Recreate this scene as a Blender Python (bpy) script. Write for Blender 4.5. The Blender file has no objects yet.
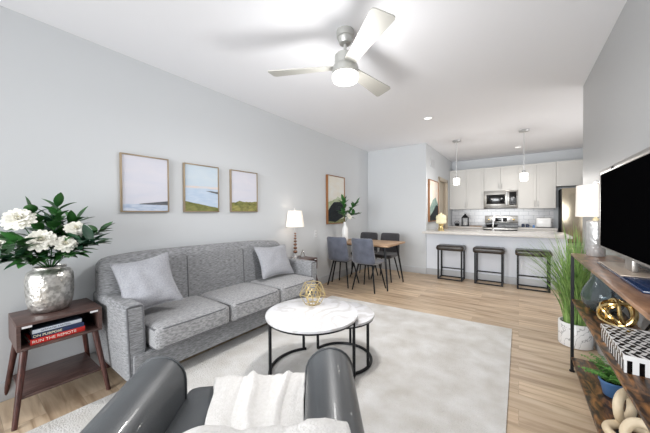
import bpy, bmesh, math, random
from mathutils import Vector, Matrix, Euler, noise
PI = math.pi
S = bpy.context.scene
COL = S.collection

# ------------------------------------------------------------------ camera, world, light, exposure
cd = bpy.data.cameras.new('camera'); cam = bpy.data.objects.new('camera', cd); COL.objects.link(cam)
S.camera = cam
cd.sensor_width = 36; cd.lens = 270.79 / 650 * 36; cd.clip_start = 0.05
cam.matrix_world = Matrix(((0.8129260, -0.0017205, 0.5823644, 0), (0.5823271, 0.0141079, -0.8128322, 0),
                           (-0.0068175, 0.9998990, 0.0124706, 1.29), (0, 0, 0, 1)))
w = bpy.data.worlds.new('world'); S.world = w; w.use_nodes = True
w.node_tree.nodes['Background'].inputs[0].default_value = (0.95, 0.97, 1, 1)
w.node_tree.nodes['Background'].inputs[1].default_value = 0.5
S.view_settings.view_transform = 'Standard'; S.view_settings.look = 'None'
S.view_settings.gamma = 1; S.view_settings.use_curve_mapping = False
S.view_settings.exposure = 0.06

def area(name, loc, rot, sx, sy, power, col=(1, 1, 1), spread=180):
    l = bpy.data.lights.new(name, 'AREA'); l.shape = 'RECTANGLE'; l.size = sx; l.size_y = sy
    l.energy = power; l.color = col; l.spread = math.radians(spread)
    o = bpy.data.objects.new(name, l); COL.objects.link(o); o.location = loc; o.rotation_euler = rot
    return o
# daylight from an unseen rear window; kitchen fill light added at an invented opening
area('daylight_window', (-1.15, -3.205, 1.45), (PI/2, 0, 0), 3.1, 2.2, 96, (.96, .985, 1), 90)
area('kitchen_fill', (2.095, 5.6, 1.3), (0, PI/2, 0), 1.9, 1.7, 24, (1, .985, .965))
def point(name, loc, power, col=(1, .93, .84), r=.05):
    l = bpy.data.lights.new(name, 'POINT'); l.energy = power; l.color = col; l.shadow_soft_size = r
    o = bpy.data.objects.new(name, l); COL.objects.link(o); o.location = loc; return o
def spot(name, loc, power, ang=120, col=(1, .94, .86)):
    l = bpy.data.lights.new(name, 'SPOT'); l.energy = power; l.color = col; l.spot_size = math.radians(ang)
    l.spot_blend = 1; l.shadow_soft_size = .07
    o = bpy.data.objects.new(name, l); COL.objects.link(o); o.location = loc; return o

# ------------------------------------------------------------------ materials
def srgb(r, g, b):
    f = lambda c: (c/255/12.92) if c/255 <= .04045 else ((c/255+.055)/1.055)**2.4
    return (f(r), f(g), f(b), 1)
def base(name):
    m = bpy.data.materials.new(name); m.use_nodes = True
    return m, m.node_tree, m.node_tree.nodes['Principled BSDF']
def mat(name, col, rough=.5, metal=0, col2=None, scale=8, stretch=(1, 1, 1), detail=4, lo=.35, hi=.65, bump=0, bscale=None,
        bstretch=None, emit=None, estr=0, trans=0, coat=0, sheen=0, dist=0, ior=None, alpha=None):
    m, nt, p = base(name)
    p.inputs['Base Color'].default_value = col
    p.inputs['Roughness'].default_value = rough; p.inputs['Metallic'].default_value = metal
    p.inputs['Coat Weight'].default_value = coat; p.inputs['Sheen Weight'].default_value = sheen
    p.inputs['Transmission Weight'].default_value = trans
    if ior: p.inputs['IOR'].default_value = ior
    tc = nt.nodes.new('ShaderNodeTexCoord')
    def nz(sc, st, dt, ds=0):
        mp = nt.nodes.new('ShaderNodeMapping'); mp.inputs['Scale'].default_value = st
        nt.links.new(tc.outputs['Object'], mp.inputs[0])
        n = nt.nodes.new('ShaderNodeTexNoise'); n.inputs['Scale'].default_value = sc; n.inputs['Detail'].default_value = dt
        n.inputs['Distortion'].default_value = ds
        nt.links.new(mp.outputs[0], n.inputs['Vector']); return n
    if col2:
        n = nz(scale, stretch, detail, dist)
        r = nt.nodes.new('ShaderNodeValToRGB'); r.color_ramp.elements[0].position = lo; r.color_ramp.elements[1].position = hi
        r.color_ramp.elements[0].color = col; r.color_ramp.elements[1].color = col2
        nt.links.new(n.outputs['Fac'], r.inputs[0]); nt.links.new(r.outputs[0], p.inputs['Base Color'])
    if bump:
        n = nz(bscale or scale, bstretch or stretch, 3)
        b = nt.nodes.new('ShaderNodeBump'); b.inputs['Strength'].default_value = bump; b.inputs['Distance'].default_value = .01
        nt.links.new(n.outputs['Fac'], b.inputs['Height']); nt.links.new(b.outputs[0], p.inputs['Normal'])
    if emit:
        p.inputs['Emission Color'].default_value = emit; p.inputs['Emission Strength'].default_value = estr
    return m

M = {}
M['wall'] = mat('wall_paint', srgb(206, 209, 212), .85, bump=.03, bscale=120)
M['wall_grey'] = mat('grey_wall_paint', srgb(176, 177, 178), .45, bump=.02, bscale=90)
M['ceiling'] = mat('ceiling_paint', srgb(240, 241, 245), .9)
M['trim'] = mat('trim_paint', srgb(186, 188, 191), .5)
M['tan'] = mat('door_paint', srgb(196, 184, 166), .5)
M['white'] = mat('white_cabinet_paint', srgb(208, 206, 202), .4)
M['pen'] = mat('peninsula_paint', srgb(228, 232, 240), .7)
M['quartz'] = mat('quartz_top', srgb(212, 209, 206), .25, col2=srgb(196, 190, 184), scale=70, lo=.45, hi=.8)
M['steel'] = mat('brushed_steel', srgb(190, 188, 184), .28, 1, bump=.05, bscale=60, bstretch=(1, 1, 30))
M['nickel'] = mat('brushed_nickel', srgb(196, 196, 196), .35, .9)
M['fan'] = mat('fan_silver', srgb(176, 176, 172), .4, .5)
M['blade'] = mat('fan_blade_silver', srgb(178, 177, 171), .45, .15)
M['black'] = mat('black_metal', srgb(22, 24, 28), .42, .4)
M['blackp'] = mat('black_gloss', srgb(8, 8, 10), .12)
M['dkgap'] = mat('dark_recess', srgb(26, 26, 28), .6)
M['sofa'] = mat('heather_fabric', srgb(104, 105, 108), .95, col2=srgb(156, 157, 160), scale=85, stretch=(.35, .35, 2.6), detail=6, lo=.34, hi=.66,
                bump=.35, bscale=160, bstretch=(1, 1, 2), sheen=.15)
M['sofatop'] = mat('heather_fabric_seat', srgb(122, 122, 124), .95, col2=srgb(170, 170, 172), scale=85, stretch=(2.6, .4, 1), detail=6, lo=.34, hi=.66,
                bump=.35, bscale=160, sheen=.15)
M['piping'] = mat('piping_fabric', srgb(96, 97, 100), .9)
M['pillow'] = mat('pillow_linen', srgb(146, 147, 153), .95, col2=srgb(164, 165, 171), scale=120, bump=.3, bscale=200, sheen=.2)
M['leather'] = mat('grey_leather', srgb(74, 77, 80), .38, col2=srgb(84, 87, 90), scale=4, bump=.12, bscale=220, coat=.15)
M['throw'] = mat('white_knit', srgb(236, 234, 232), .95, col2=srgb(228, 226, 223), scale=60, bump=.45, bscale=160, bstretch=(1, 1, 1), sheen=.3)
M['walnut'] = mat('walnut_wood', srgb(62, 45, 42), .4, col2=srgb(104, 80, 74), scale=14, stretch=(8, .7, 8), detail=6, lo=.3, hi=.7)
M['walnutleg'] = mat('walnut_leg', srgb(58, 32, 28), .4, col2=srgb(88, 52, 46), scale=14, stretch=(6, 6, .7), detail=5)
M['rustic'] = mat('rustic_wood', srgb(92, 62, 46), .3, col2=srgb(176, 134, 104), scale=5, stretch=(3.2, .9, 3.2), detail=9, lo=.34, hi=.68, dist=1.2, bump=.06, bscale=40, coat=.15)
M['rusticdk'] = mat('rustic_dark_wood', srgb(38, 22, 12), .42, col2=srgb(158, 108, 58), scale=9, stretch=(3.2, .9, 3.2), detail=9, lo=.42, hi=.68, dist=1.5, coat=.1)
M['oak'] = mat('oak_table_wood', srgb(146, 112, 84), .45, col2=srgb(190, 158, 124), scale=9, stretch=(.7, 7, 6), detail=6)
M['velvet'] = mat('slate_velvet', srgb(66, 70, 82), .8, col2=srgb(92, 97, 112), scale=6, sheen=.6, bump=.08, bscale=120)
M['velvetdk'] = mat('charcoal_velvet', srgb(48, 48, 52), .85, col2=srgb(66, 66, 72), scale=6, sheen=.35)
M['stool'] = mat('brown_leather', srgb(34, 28, 24), .35, col2=srgb(52, 43, 36), scale=14, coat=.2, bump=.1, bscale=60)
M['gold'] = mat('polished_gold', srgb(222, 196, 138), .2, 1)
M['goldwire'] = mat('champagne_gold_wire', srgb(206, 186, 138), .35, .75)
M['silverv'] = mat('hammered_silver', srgb(226, 224, 220), .34, .9, col2=srgb(176, 174, 170), scale=34, lo=.42, hi=.6, bump=.55, bscale=42)
M['ceramic'] = mat('white_ceramic', srgb(236, 236, 236), .25)
M['hammerlamp'] = mat('silver_hammered_ceramic', srgb(196, 196, 196), .22, .45, bump=.7, bscale=45)
M['shade'] = mat('white_lamp_shade', srgb(250, 244, 236), .9, emit=srgb(255, 238, 220), estr=.3)
M['shade2'] = mat('linen_drum_shade', srgb(232, 224, 216), .9, emit=srgb(255, 236, 220), estr=.16)
M['glow'] = mat('frosted_glass_lit', srgb(250, 250, 246), .5, emit=(1, .98, .95, 1), estr=1.0)
M['bronze'] = mat('copper_glass', srgb(150, 112, 92), .12, .85)
M['glass'] = mat('clear_glass', (1, 1, 1, 1), .02, trans=1, ior=1.45)
M['smoke'] = mat('smoky_glass', (.55, .62, .67, 1), .03, trans=.95, ior=1.3)
M['petal'] = mat('petal_white', srgb(246, 244, 234), .8)
M['petalc'] = mat('petal_cream', srgb(240, 232, 196), .8)
M['leaf'] = mat('leaf_green', srgb(26, 72, 30), .38, col2=srgb(66, 122, 58), scale=9)
M['leaf2'] = mat('leaf_bluegreen', srgb(28, 66, 48), .4, col2=srgb(62, 106, 76), scale=9)
M['grass'] = mat('grass_green', srgb(72, 118, 48), .5, col2=srgb(168, 200, 118), scale=12, lo=.3, hi=.7)
M['fern'] = mat('fern_green', srgb(64, 124, 52), .5, col2=srgb(124, 178, 92), scale=30)
M['soil'] = mat('soil', srgb(54, 42, 32), .95, bump=.5, bscale=60)
M['bluepot'] = mat('blue_glaze', srgb(96, 142, 200), .4, bump=.1, bscale=30)
M['cream'] = mat('cream_wood', srgb(216, 196, 164), .5, col2=srgb(230, 214, 186), scale=10)
M['bookred'] = mat('book_red', srgb(196, 40, 34), .45)
M['booknavy'] = mat('book_navy', srgb(34, 48, 84), .45)
M['bookblue'] = mat('book_slate_cover', srgb(78, 92, 112), .4)
M['bookwhite'] = mat('book_white_spine', srgb(214, 222, 232), .5)
M['paper'] = mat('paper', srgb(232, 228, 216), .8)
M['screen'] = mat('tv_screen', srgb(6, 6, 7), .16); M['screen'].node_tree.nodes['Principled BSDF'].inputs['Specular IOR Level'].default_value = .0
M['tvsilver'] = mat('tv_silver', srgb(150, 146, 142), .3, .6)
M['tvbase'] = mat('tv_base_champagne', srgb(186, 170, 154), .3, .3)
M['navygloss'] = mat('navy_gloss', srgb(36, 52, 84), .15)
M['dkkey'] = mat('dark_keys', srgb(70, 72, 76), .4)
M['sage'] = mat('fridge_steel', srgb(166, 156, 138), .22, .9)
M['beigefr'] = mat('frame_champagne', srgb(150, 134, 112), .4, .3)
M['frdark'] = mat('frame_walnut', srgb(140, 92, 52), .5)
M['plate'] = mat('outlet_white', srgb(226, 226, 228), .4)

def marble(name, a, b, scale, lo, hi):
    m, nt, p = base(name)
    tc = nt.nodes.new('ShaderNodeTexCoord'); n = nt.nodes.new('ShaderNodeTexNoise'); wv = nt.nodes.new('ShaderNodeTexWave')
    n.inputs['Scale'].default_value = scale*1.3; n.inputs['Detail'].default_value = 8
    mx = nt.nodes.new('ShaderNodeVectorMath'); mx.operation = 'MULTIPLY_ADD'
    mx.inputs[1].default_value = (.9, .9, .9)
    nt.links.new(tc.outputs['Object'], n.inputs['Vector'])
    nt.links.new(n.outputs['Color'], mx.inputs[0]); nt.links.new(tc.outputs['Object'], mx.inputs[2])
    wv.inputs['Scale'].default_value = scale; wv.inputs['Distortion'].default_value = 2.5; wv.inputs['Detail'].default_value = 4
    nt.links.new(mx.outputs[0], wv.inputs['Vector'])
    r = nt.nodes.new('ShaderNodeValToRGB'); r.color_ramp.elements[0].position = lo; r.color_ramp.elements[1].position = hi
    r.color_ramp.elements[0].color = b; r.color_ramp.elements[1].color = a
    nt.links.new(wv.outputs['Fac'], r.inputs[0]); nt.links.new(r.outputs[0], p.inputs['Base Color'])
    p.inputs['Roughness'].default_value = .18
    return m
M['marble'] = marble('white_marble', srgb(226, 226, 229), srgb(208, 206, 206), 2.2, 0, .5)
M['marblepot'] = marble('veined_pot', srgb(240, 240, 240), srgb(176, 176, 178), 3.2, 0, .05)

def planks():
    m, nt, p = base('oak_plank_floor')
    N = nt.nodes; L = nt.links
    tc = N.new('ShaderNodeTexCoord')
    br = N.new('ShaderNodeTexBrick'); L.new(tc.outputs['Object'], br.inputs['Vector'])
    br.offset = .37; br.inputs['Scale'].default_value = 1; br.inputs['Brick Width'].default_value = 1.25; br.inputs['Row Height'].default_value = .18
    br.inputs['Mortar Size'].default_value = .0016; br.inputs['Mortar Smooth'].default_value = .1
    br.inputs['Color1'].default_value = (.25, .25, .25, 1); br.inputs['Color2'].default_value = (.75, .75, .75, 1); br.inputs['Mortar'].default_value = (0, 0, 0, 1)
    # offset the grain per plank
    vm = N.new('ShaderNodeVectorMath'); vm.operation = 'MULTIPLY_ADD'; vm.inputs[1].default_value = (7, 5, 3)
    L.new(br.outputs['Color'], vm.inputs[0]); L.new(tc.outputs['Object'], vm.inputs[2])
    mp = N.new('ShaderNodeMapping'); mp.inputs['Scale'].default_value = (.8, 8, 1); L.new(vm.outputs[0], mp.inputs[0])
    n = N.new('ShaderNodeTexNoise'); n.inputs['Scale'].default_value = 2.4; n.inputs['Detail'].default_value = 9; n.inputs['Distortion'].default_value = .6
    L.new(mp.outputs[0], n.inputs['Vector'])
    r = N.new('ShaderNodeValToRGB'); e = r.color_ramp.elements
    e[0].position = .28; e[0].color = srgb(158, 132, 106); e[1].position = .72; e[1].color = srgb(226, 206, 180)
    q = e.new(.5); q.color = srgb(205, 181, 153)
    L.new(n.outputs['Fac'], r.inputs[0])
    mx = N.new('ShaderNodeMix'); mx.data_type = 'RGBA'; mx.blend_type = 'MULTIPLY'; mx.inputs['Factor'].default_value = .7
    r2 = N.new('ShaderNodeValToRGB'); r2.color_ramp.elements[0].color = (.55, .52, .5, 1); r2.color_ramp.elements[1].color = (1, 1, 1, 1)
    r2.color_ramp.elements[0].position = .05; r2.color_ramp.elements[1].position = .7
    L.new(br.outputs['Color'], r2.inputs[0]); L.new(r.outputs[0], mx.inputs['A']); L.new(r2.outputs[0], mx.inputs['B'])
    L.new(mx.outputs['Result'], p.inputs['Base Color']); p.inputs['Roughness'].default_value = .38
    b = N.new('ShaderNodeBump'); b.inputs['Strength'].default_value = .12; b.inputs['Distance'].default_value = .004
    L.new(n.outputs['Fac'], b.inputs['Height']); L.new(b.outputs[0], p.inputs['Normal'])
    return m
M['floor'] = planks()
M['rug'] = mat('cream_rug', srgb(204, 200, 194), .97, col2=srgb(230, 229, 228), scale=5, detail=10, lo=.3, hi=.7, bump=1.0, bscale=90, sheen=.2)

def tiles():
    m, nt, p = base('subway_tile'); N = nt.nodes; L = nt.links
    tc = N.new('ShaderNodeTexCoord'); mp = N.new('ShaderNodeMapping'); mp.inputs['Rotation'].default_value = (PI/2, 0, 0)
    br = N.new('ShaderNodeTexBrick'); L.new(tc.outputs['Object'], mp.inputs[0]); L.new(mp.outputs[0], br.inputs['Vector'])
    br.inputs['Scale'].default_value = 1; br.inputs['Brick Width'].default_value = .2; br.inputs['Row Height'].default_value = .1
    br.inputs['Mortar Size'].default_value = .004
    br.inputs['Color1'].default_value = srgb(228, 228, 230); br.inputs['Color2'].default_value = srgb(220, 220, 223); br.inputs['Mortar'].default_value = srgb(176, 178, 184)
    L.new(br.outputs['Color'], p.inputs['Base Color']); p.inputs['Roughness'].default_value = .2
    return m
M['tile'] = tiles()

# ------------------------------------------------------------------ geometry helpers
def V(*a): return Vector(a)
class MB:
    def __init__(s): s.bm = bmesh.new(); s.mi = 0
    def box(s, a, b, bev=0, seg=2, mtx=None):
        r = bmesh.ops.create_cube(s.bm, size=1); vs = r['verts']
        c = (Vector(a)+Vector(b))/2; d = Vector(b)-Vector(a)
        for v in vs: v.co = Vector((v.co.x*d.x, v.co.y*d.y, v.co.z*d.z))+c
        fs = list({f for v in vs for f in v.link_faces})
        for f in fs: f.material_index = s.mi
        if bev:
            es = list({e for v in vs for e in v.link_edges})
            r2 = bmesh.ops.bevel(s.bm, geom=es, offset=bev, segments=seg, profile=.5, affect='EDGES', clamp_overlap=True)
            vs = list({v for f in r2['faces'] for v in f.verts} | {v for v in vs if v.is_valid})
            for f in r2['faces']: f.material_index = s.mi
        if mtx:
            for v in vs: v.co = mtx @ v.co
        return s
    def grid(s, fn, nu, nv, closeu=False, closev=False, flip=False):
        vs = [[s.bm.verts.new(fn(i/nu, j/nv)) for j in range(nv + (0 if closev else 1))] for i in range(nu + (0 if closeu else 1))]
        for i in range(nu):
            for j in range(nv):
                a = vs[i][j]; b = vs[(i+1) % len(vs)][j]; c = vs[(i+1) % len(vs)][(j+1) % len(vs[0])]; d = vs[i][(j+1) % len(vs[0])]
                try:
                    f = s.bm.faces.new((a, d, c, b) if flip else (a, b, c, d)); f.material_index = s.mi
                except ValueError: pass
        return vs
    def lathe(s, prof, c=(0, 0, 0), n=32, caps=True, axis=None):
        c = Vector(c)
        rings = []
        for r, z in prof:
            ring = []
            for i in range(n):
                a = 2*PI*i/n; p = Vector((r*math.cos(a), r*math.sin(a), z))
                if axis: p = axis @ p
                ring.append(s.bm.verts.new(p+c))
            rings.append(ring)
        for k in range(len(rings)-1):
            for i in range(n):
                f = s.bm.faces.new((rings[k][i], rings[k][(i+1) % n], rings[k+1][(i+1) % n], rings[k+1][i])); f.material_index = s.mi
        if caps:
            f = s.bm.faces.new(list(reversed(rings[0]))); f.material_index = s.mi
            f = s.bm.faces.new(rings[-1]); f.material_index = s.mi
        return s
    def tube(s, pts, r, n=8, closed=False, r2=None, square=False):
        pts = [Vector(p) for p in pts]; N = len(pts); rings = []
        if square: n = 4
        prev = None
        for i, p in enumerate(pts):
            if closed: t = pts[(i+1) % N]-pts[i-1]
            else: t = pts[min(i+1, N-1)]-pts[max(i-1, 0)]
            t.normalize()
            if prev is None:
                u = t.orthogonal().normalized() if abs(t.z) > .95 else t.cross(Vector((0, 0, 1))).normalized()
                if abs(t.z) > .95: u = (Vector((1, 0, 0))-t*t.x).normalized()
            else: u = (prev-t*prev.dot(t)).normalized()
            prev = u; v = t.cross(u)
            rr = r if r2 is None else r+(r2-r)*i/(N-1)
            k = 1.0
            if not closed and 0 < i < N-1:
                a = (pts[i]-pts[i-1]).angle(pts[i+1]-pts[i], 0); k = 1
            off = PI/4 if square else 0
            rings.append([s.bm.verts.new(p+(u*math.cos(2*PI*j/n+off)+v*math.sin(2*PI*j/n+off))*rr*(1.41421 if square else 1)) for j in range(n)])
        m = N if closed else N-1
        for i in range(m):
            A = rings[i]; B = rings[(i+1) % N]
            sh = 0
            if closed and i == N-1:
                sh = min(range(n), key=lambda q: (A[0].co-B[q].co).length)
            for j in range(n):
                f = s.bm.faces.new((A[j], A[(j+1) % n], B[(j+1+sh) % n], B[(j+sh) % n])); f.material_index = s.mi
        if not closed:
            s.bm.faces.new(list(reversed(rings[0]))).material_index = s.mi; s.bm.faces.new(rings[-1]).material_index = s.mi
        return s
    def prism(s, poly, z0, z1, mtx=None):
        A = [s.bm.verts.new(Vector((x, y, z0))) for x, y in poly]; B = [s.bm.verts.new(Vector((x, y, z1))) for x, y in poly]
        n = len(poly)
        fs = [s.bm.faces.new(list(reversed(A))), s.bm.faces.new(B)]
        for i in range(n): fs.append(s.bm.faces.new((A[i], A[(i+1) % n], B[(i+1) % n], B[i])))
        for f in fs: f.material_index = s.mi
        if mtx:
            for v in A+B: v.co = mtx @ v.co
        return s
    def rbox(s, a, b, r, n=12, fn=None):
        """rounded soft box on a fine grid; fn(p, u) reshapes a point, u = unit coords -1..1"""
        a = Vector(a); b = Vector(b); c = (a+b)/2; h = (b-a)/2
        verts = {}
        def vert(i, j, k):
            key = (i, j, k)
            if key not in verts:
                u = Vector((i/n*2-1, j/n*2-1, k/n*2-1))
                # denser near edges
                g = Vector([math.sin(x*PI/2)*.45+x*.55 for x in u])
                p = Vector((g.x*h.x, g.y*h.y, g.z*h.z))
                q = Vector([max(-h[t]+r, min(h[t]-r, p[t])) for t in range(3)])
                d = p-q
                if d.length > 1e-9: p = q+d.normalized()*r
                p = p+c
                if fn: p = fn(p, u)
                verts[key] = s.bm.verts.new(p)
            return verts[key]
        for ax in range(3):
            for side in (0, n):
                for i in range(n):
                    for j in range(n):
                        q = []
                        for di, dj in ((0, 0), (1, 0), (1, 1), (0, 1)):
                            idx = [0, 0, 0]; idx[ax] = side; idx[(ax+1) % 3] = i+di; idx[(ax+2) % 3] = j+dj; q.append(vert(*idx))
                        if side == 0: q.reverse()
                        try: s.bm.faces.new(q).material_index = s.mi
                        except ValueError: pass
        return s
    def build(s, name, m, parent=None, smooth=True, ang=35, loc=None):
        bmesh.ops.recalc_face_normals(s.bm, faces=s.bm.faces) if not getattr(s, 'norecalc', False) else None
        me = bpy.data.meshes.new(name); s.bm.to_mesh(me); s.bm.free()
        for q in (m if isinstance(m, (list, tuple)) else [m]): me.materials.append(M[q] if isinstance(q, str) else q)
        if smooth:
            me.shade_smooth(); me.set_sharp_from_angle(angle=math.radians(ang))
        o = bpy.data.objects.new(name, me); COL.objects.link(o)
        if parent: o.parent = parent
        if loc: o.location = loc
        return o
def tag(o, label=None, cat=None, group=None, kind=None):
    if label: o['label'] = label
    if cat: o['category'] = cat
    if group: o['group'] = group
    if kind: o['kind'] = kind
    return o
def thing(name, label, cat, loc=(0, 0, 0), rz=0, group=None):
    o = bpy.data.objects.new(name, None); COL.objects.link(o); o.location = loc; o.rotation_euler = (0, 0, rz)
    o.empty_display_size = .1
    return tag(o, label, cat, group)
def dup(o, loc, rz=None, label=None, parent=None):
    c = o.copy(); COL.objects.link(c)
    if parent is None:
        c.location = loc
        if rz is not None: c.rotation_euler = (0, 0, rz)
        if label: c['label'] = label
    else: c.parent = parent
    for ch in list(o.children): dup(ch, None, parent=c)
    return c
def struct(name, mb, m, **k): return tag(mb.build(name, m, **k), kind='structure')
def rect_tube(mb, pts, r): # square bars, segment by segment
    for a, b in zip(pts[:-1], pts[1:]): mb.tube([a, b], r, square=True)
def text_mesh(body, size, name, m, parent, mtx, extr=.0004):
    cu = bpy.data.curves.new('t', 'FONT'); cu.body = body; cu.size = size; cu.extrude = extr
    cu.align_x = 'CENTER'; cu.align_y = 'CENTER'
    ob = bpy.data.objects.new('t', cu); COL.objects.link(ob); bpy.context.view_layer.update()
    me = bpy.data.meshes.new_from_object(ob.evaluated_get(bpy.context.evaluated_depsgraph_get()))
    bpy.data.objects.remove(ob); bpy.data.curves.remove(cu)
    me.transform(mtx); me.materials.clear(); me.materials.append(M[m])
    o = bpy.data.objects.new(name, me); COL.objects.link(o); o.parent = parent; return o

# ------------------------------------------------------------------ room shell
XL, XR, YA, YK, XK, YR, HC = -2.915, .602, 5.83, 8.55, -1.578, 4.307, 2.74
YB = -3.2; XE = 2.1
struct('floor', MB().box((XL-.15, YB-.15, -.1), (XE+.15, YK+.15, 0)), 'floor', smooth=False)
struct('ceiling', MB().box((XL-.15, YB-.15, HC), (XE+.15, YK+.15, HC+.1)), 'ceiling', smooth=False)
struct('wall_left', MB().box((XL-.12, YB-.12, 0), (XL, YA, HC)), 'wall', smooth=False)
struct('wall_far', MB().box((XL-.12, YA, 0), (XK, YA+.12, HC)), 'wall', smooth=False)
# kitchen side wall with door opening y 6.93..7.78, top 2.08
b = MB(); b.box((XK-.12, YA+.12, 0), (XK, 6.93, HC)); b.box((XK-.12, 7.80, 0), (XK, YK, HC)); b.box((XK-.12, 6.93, 2.08), (XK, 7.80, HC))
struct('wall_kitchen_side', b, 'wall', smooth=False)
struct('wall_kitchen_back', MB().box((XK-.12, YK, 0), (XE+.12, YK+.12, HC)), 'wall', smooth=False)
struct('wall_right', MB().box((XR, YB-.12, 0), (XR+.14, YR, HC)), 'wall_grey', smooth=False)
struct('wall_right_return', MB().box((XR+.14, YR-.14, 0), (XE, YR, HC)), 'wall', smooth=False)
b = MB(); b.box((XE, YR-.14, 0), (XE+.12, 4.7, HC)); b.box((XE, 6.5, 0), (XE+.12, YK, HC)); b.box((XE, 4.7, 2.3), (XE+.12, 6.5, HC)); b.box((XE, 4.7, 0), (XE+.12, 6.5, .3))  # opening cut for the added kitchen fill light
struct('wall_kitchen_right', b, 'wall', smooth=False)
b = MB()
for y in (4.7, 5.575, 6.45): b.box((XE+.02, y, .3), (XE+.09, y+.05, 2.3))
for z in (.3, 2.25): b.box((XE+.02, 4.7, z), (XE+.09, 6.5, z+.05))
struct('added_kitchen_window', b, 'trim', smooth=False)  # unseen frame, added to give the kitchen fill light a source
b = MB(); b.box((XL, YB-.12, 0), (-2.75, YB, HC)); b.box((.45, YB-.12, 0), (XR, YB, HC)); b.box((-2.75, YB-.12, 2.6), (.45, YB, HC)); b.box((-2.75, YB-.12, 0), (.45, YB, .28))
struct('wall_rear', b, 'wall', smooth=False)
b = MB()
for x in (-2.75, -1.7, -.65, .40): b.box((x, YB-.1, .28), (x+.05, YB-.02, 2.6))
for z in (.28, 2.55): b.box((-2.75, YB-.1, z), (.45, YB-.02, z+.05))
struct('unseen_rear_window', b, 'trim', smooth=False)  # out of view, added so the rear daylight has a source
# baseboards
bh, bt = .13, .015
struct('baseboard_left', MB().box((XL, YB, 0), (XL+bt, YA, bh), .004), 'trim')
struct('baseboard_far', MB().box((XL+bt, YA-bt, 0), (XK, YA, bh), .004), 'trim')
struct('baseboard_right', MB().box((XR-bt, YB, 0), (XR, YR, bh), .004), 'trim')
struct('baseboard_kitchen', MB().box((XK, YA+.8, 0), (XK+bt, 6.86, bh), .004), 'trim')
# door in kitchen side wall
b = MB(); t = .07
b.box((XK-.06, 6.93-t, 0), (XK+.02, 6.93+.012, 2.15), .004); b.box((XK-.06, 7.80-.012, 0), (XK+.02, 7.80+t, 2.15), .004); b.box((XK-.06, 6.93-t, 2.07), (XK+.02, 7.80+t, 2.15), .004)
struct('trim_1', b, 'tan')
b = MB(); b.box((XK-.10, 6.945, .01), (XK-.06, 7.785, 2.065), .003)
for z0, z1 in ((.2, 1.0), (1.1, 1.95)): b.box((XK-.062, 7.05, z0), (XK-.052, 7.68, z1), .004)
d1 = struct('door_1', b, 'tan')
MB().lathe([(.022, 0), (.022, .01), (.012, .012), (.012, .04), (.028, .05), (.03, .07), (.018, .08)], (XK-.055, 7.01, 1.0), 16, axis=Matrix.Rotation(PI/2, 3, 'Y')).build('door_handle', 'nickel', d1)
# kitchen back splash
struct('wall_backsplash', MB().box((XK, YK-.012, .93), (.68, YK, 1.40)), 'tile', smooth=False)

# ------------------------------------------------------------------ rug
b = MB(); RA = math.radians(0)
def rugf(u, v):
    x = -2.36+u*2.30; y = -.4+v*3.98 - (1-u)*.12*v
    h = .011+.0015*noise.noise(Vector((x*9, y*9, 0)))
    return Vector((x, y, h))
top = b.grid(rugf, 60, 90)
bot = b.grid(lambda u, v: rugf(u, v)*1 - Vector((0, 0, rugf(u, v).z-.0005)), 60, 90, flip=True)
bmesh.ops.remove_doubles(b.bm, verts=b.bm.verts, dist=.0001)
es = [e for e in b.bm.edges if e.is_boundary]
bmesh.ops.bridge_loops(b.bm, edges=es)
tag(b.build('area_rug', 'rug'), 'large cream low-pile area rug under the coffee tables', 'rug')

# ------------------------------------------------------------------ sofa  (local: x = out of wall, y = along wall)
SY0, SY1 = .705, 2.845; SX0, SX1 = -2.885, -2.15
sofa = thing('sofa', 'grey heathered three-seat sofa with track arms against the left wall', 'sofa', (-2.5, 1.815, 0))
sofa_o = Vector((-2.5, 1.815, 0))
def SB(): return MB()
def sbuild(mb, name, m, ang=50):
    for v in mb.bm.verts: v.co -= sofa_o
    return mb.build(name, m, sofa, ang=ang)
AW = .135
# frame base
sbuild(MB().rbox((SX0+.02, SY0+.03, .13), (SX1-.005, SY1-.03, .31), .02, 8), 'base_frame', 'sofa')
# arms
def arm_fn(side):
    def fn(p, u):
        k = (p.z-.12)/.53
        flare = .03*k*(1 if side > 0 else -1)
        p.y += flare*.6
        if p.z > .5: p.z += .02*(p.x-SX0)/(SX1-SX0)*0 - .012*((p.x-SX0)/(SX1-SX0))
        return p
    return fn
for side, (y0, y1) in ((-1, (SY0, SY0+AW)), (1, (SY1-AW, SY1))):
    arm = sbuild(MB().rbox((SX0+.015, y0, .115), (SX1-.03, y1, .665), .032, 14, arm_fn(side)), 'armrest', 'sofa')
    pp = []
    for z in [i/20 for i in range(21)]:
        pp.append((SX1-.034, y0+.02+side*.018*((.14+z*.50-.12)/.53)*1, .14+z*.50))
    top = [(SX1-.034, y0+.02+side*.018+t*(AW-.04), .647) for t in (.25, .5, .75)]
    pp2 = [(SX1-.034, y1-.02+side*.018*((.14+z*.50-.12)/.53), .14+z*.50) for z in [i/20 for i in range(21)]][::-1]
    pm = MB().tube(pp+top+pp2, .006, 6)
    for v in pm.bm.verts: v.co -= sofa_o
    pm.build('piping', 'piping', arm)
yi0, yi1 = SY0+AW+.002, SY1-AW-.002; bw = (SY1-.16-SY0)/3; cw = (yi1-yi0)/3
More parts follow.
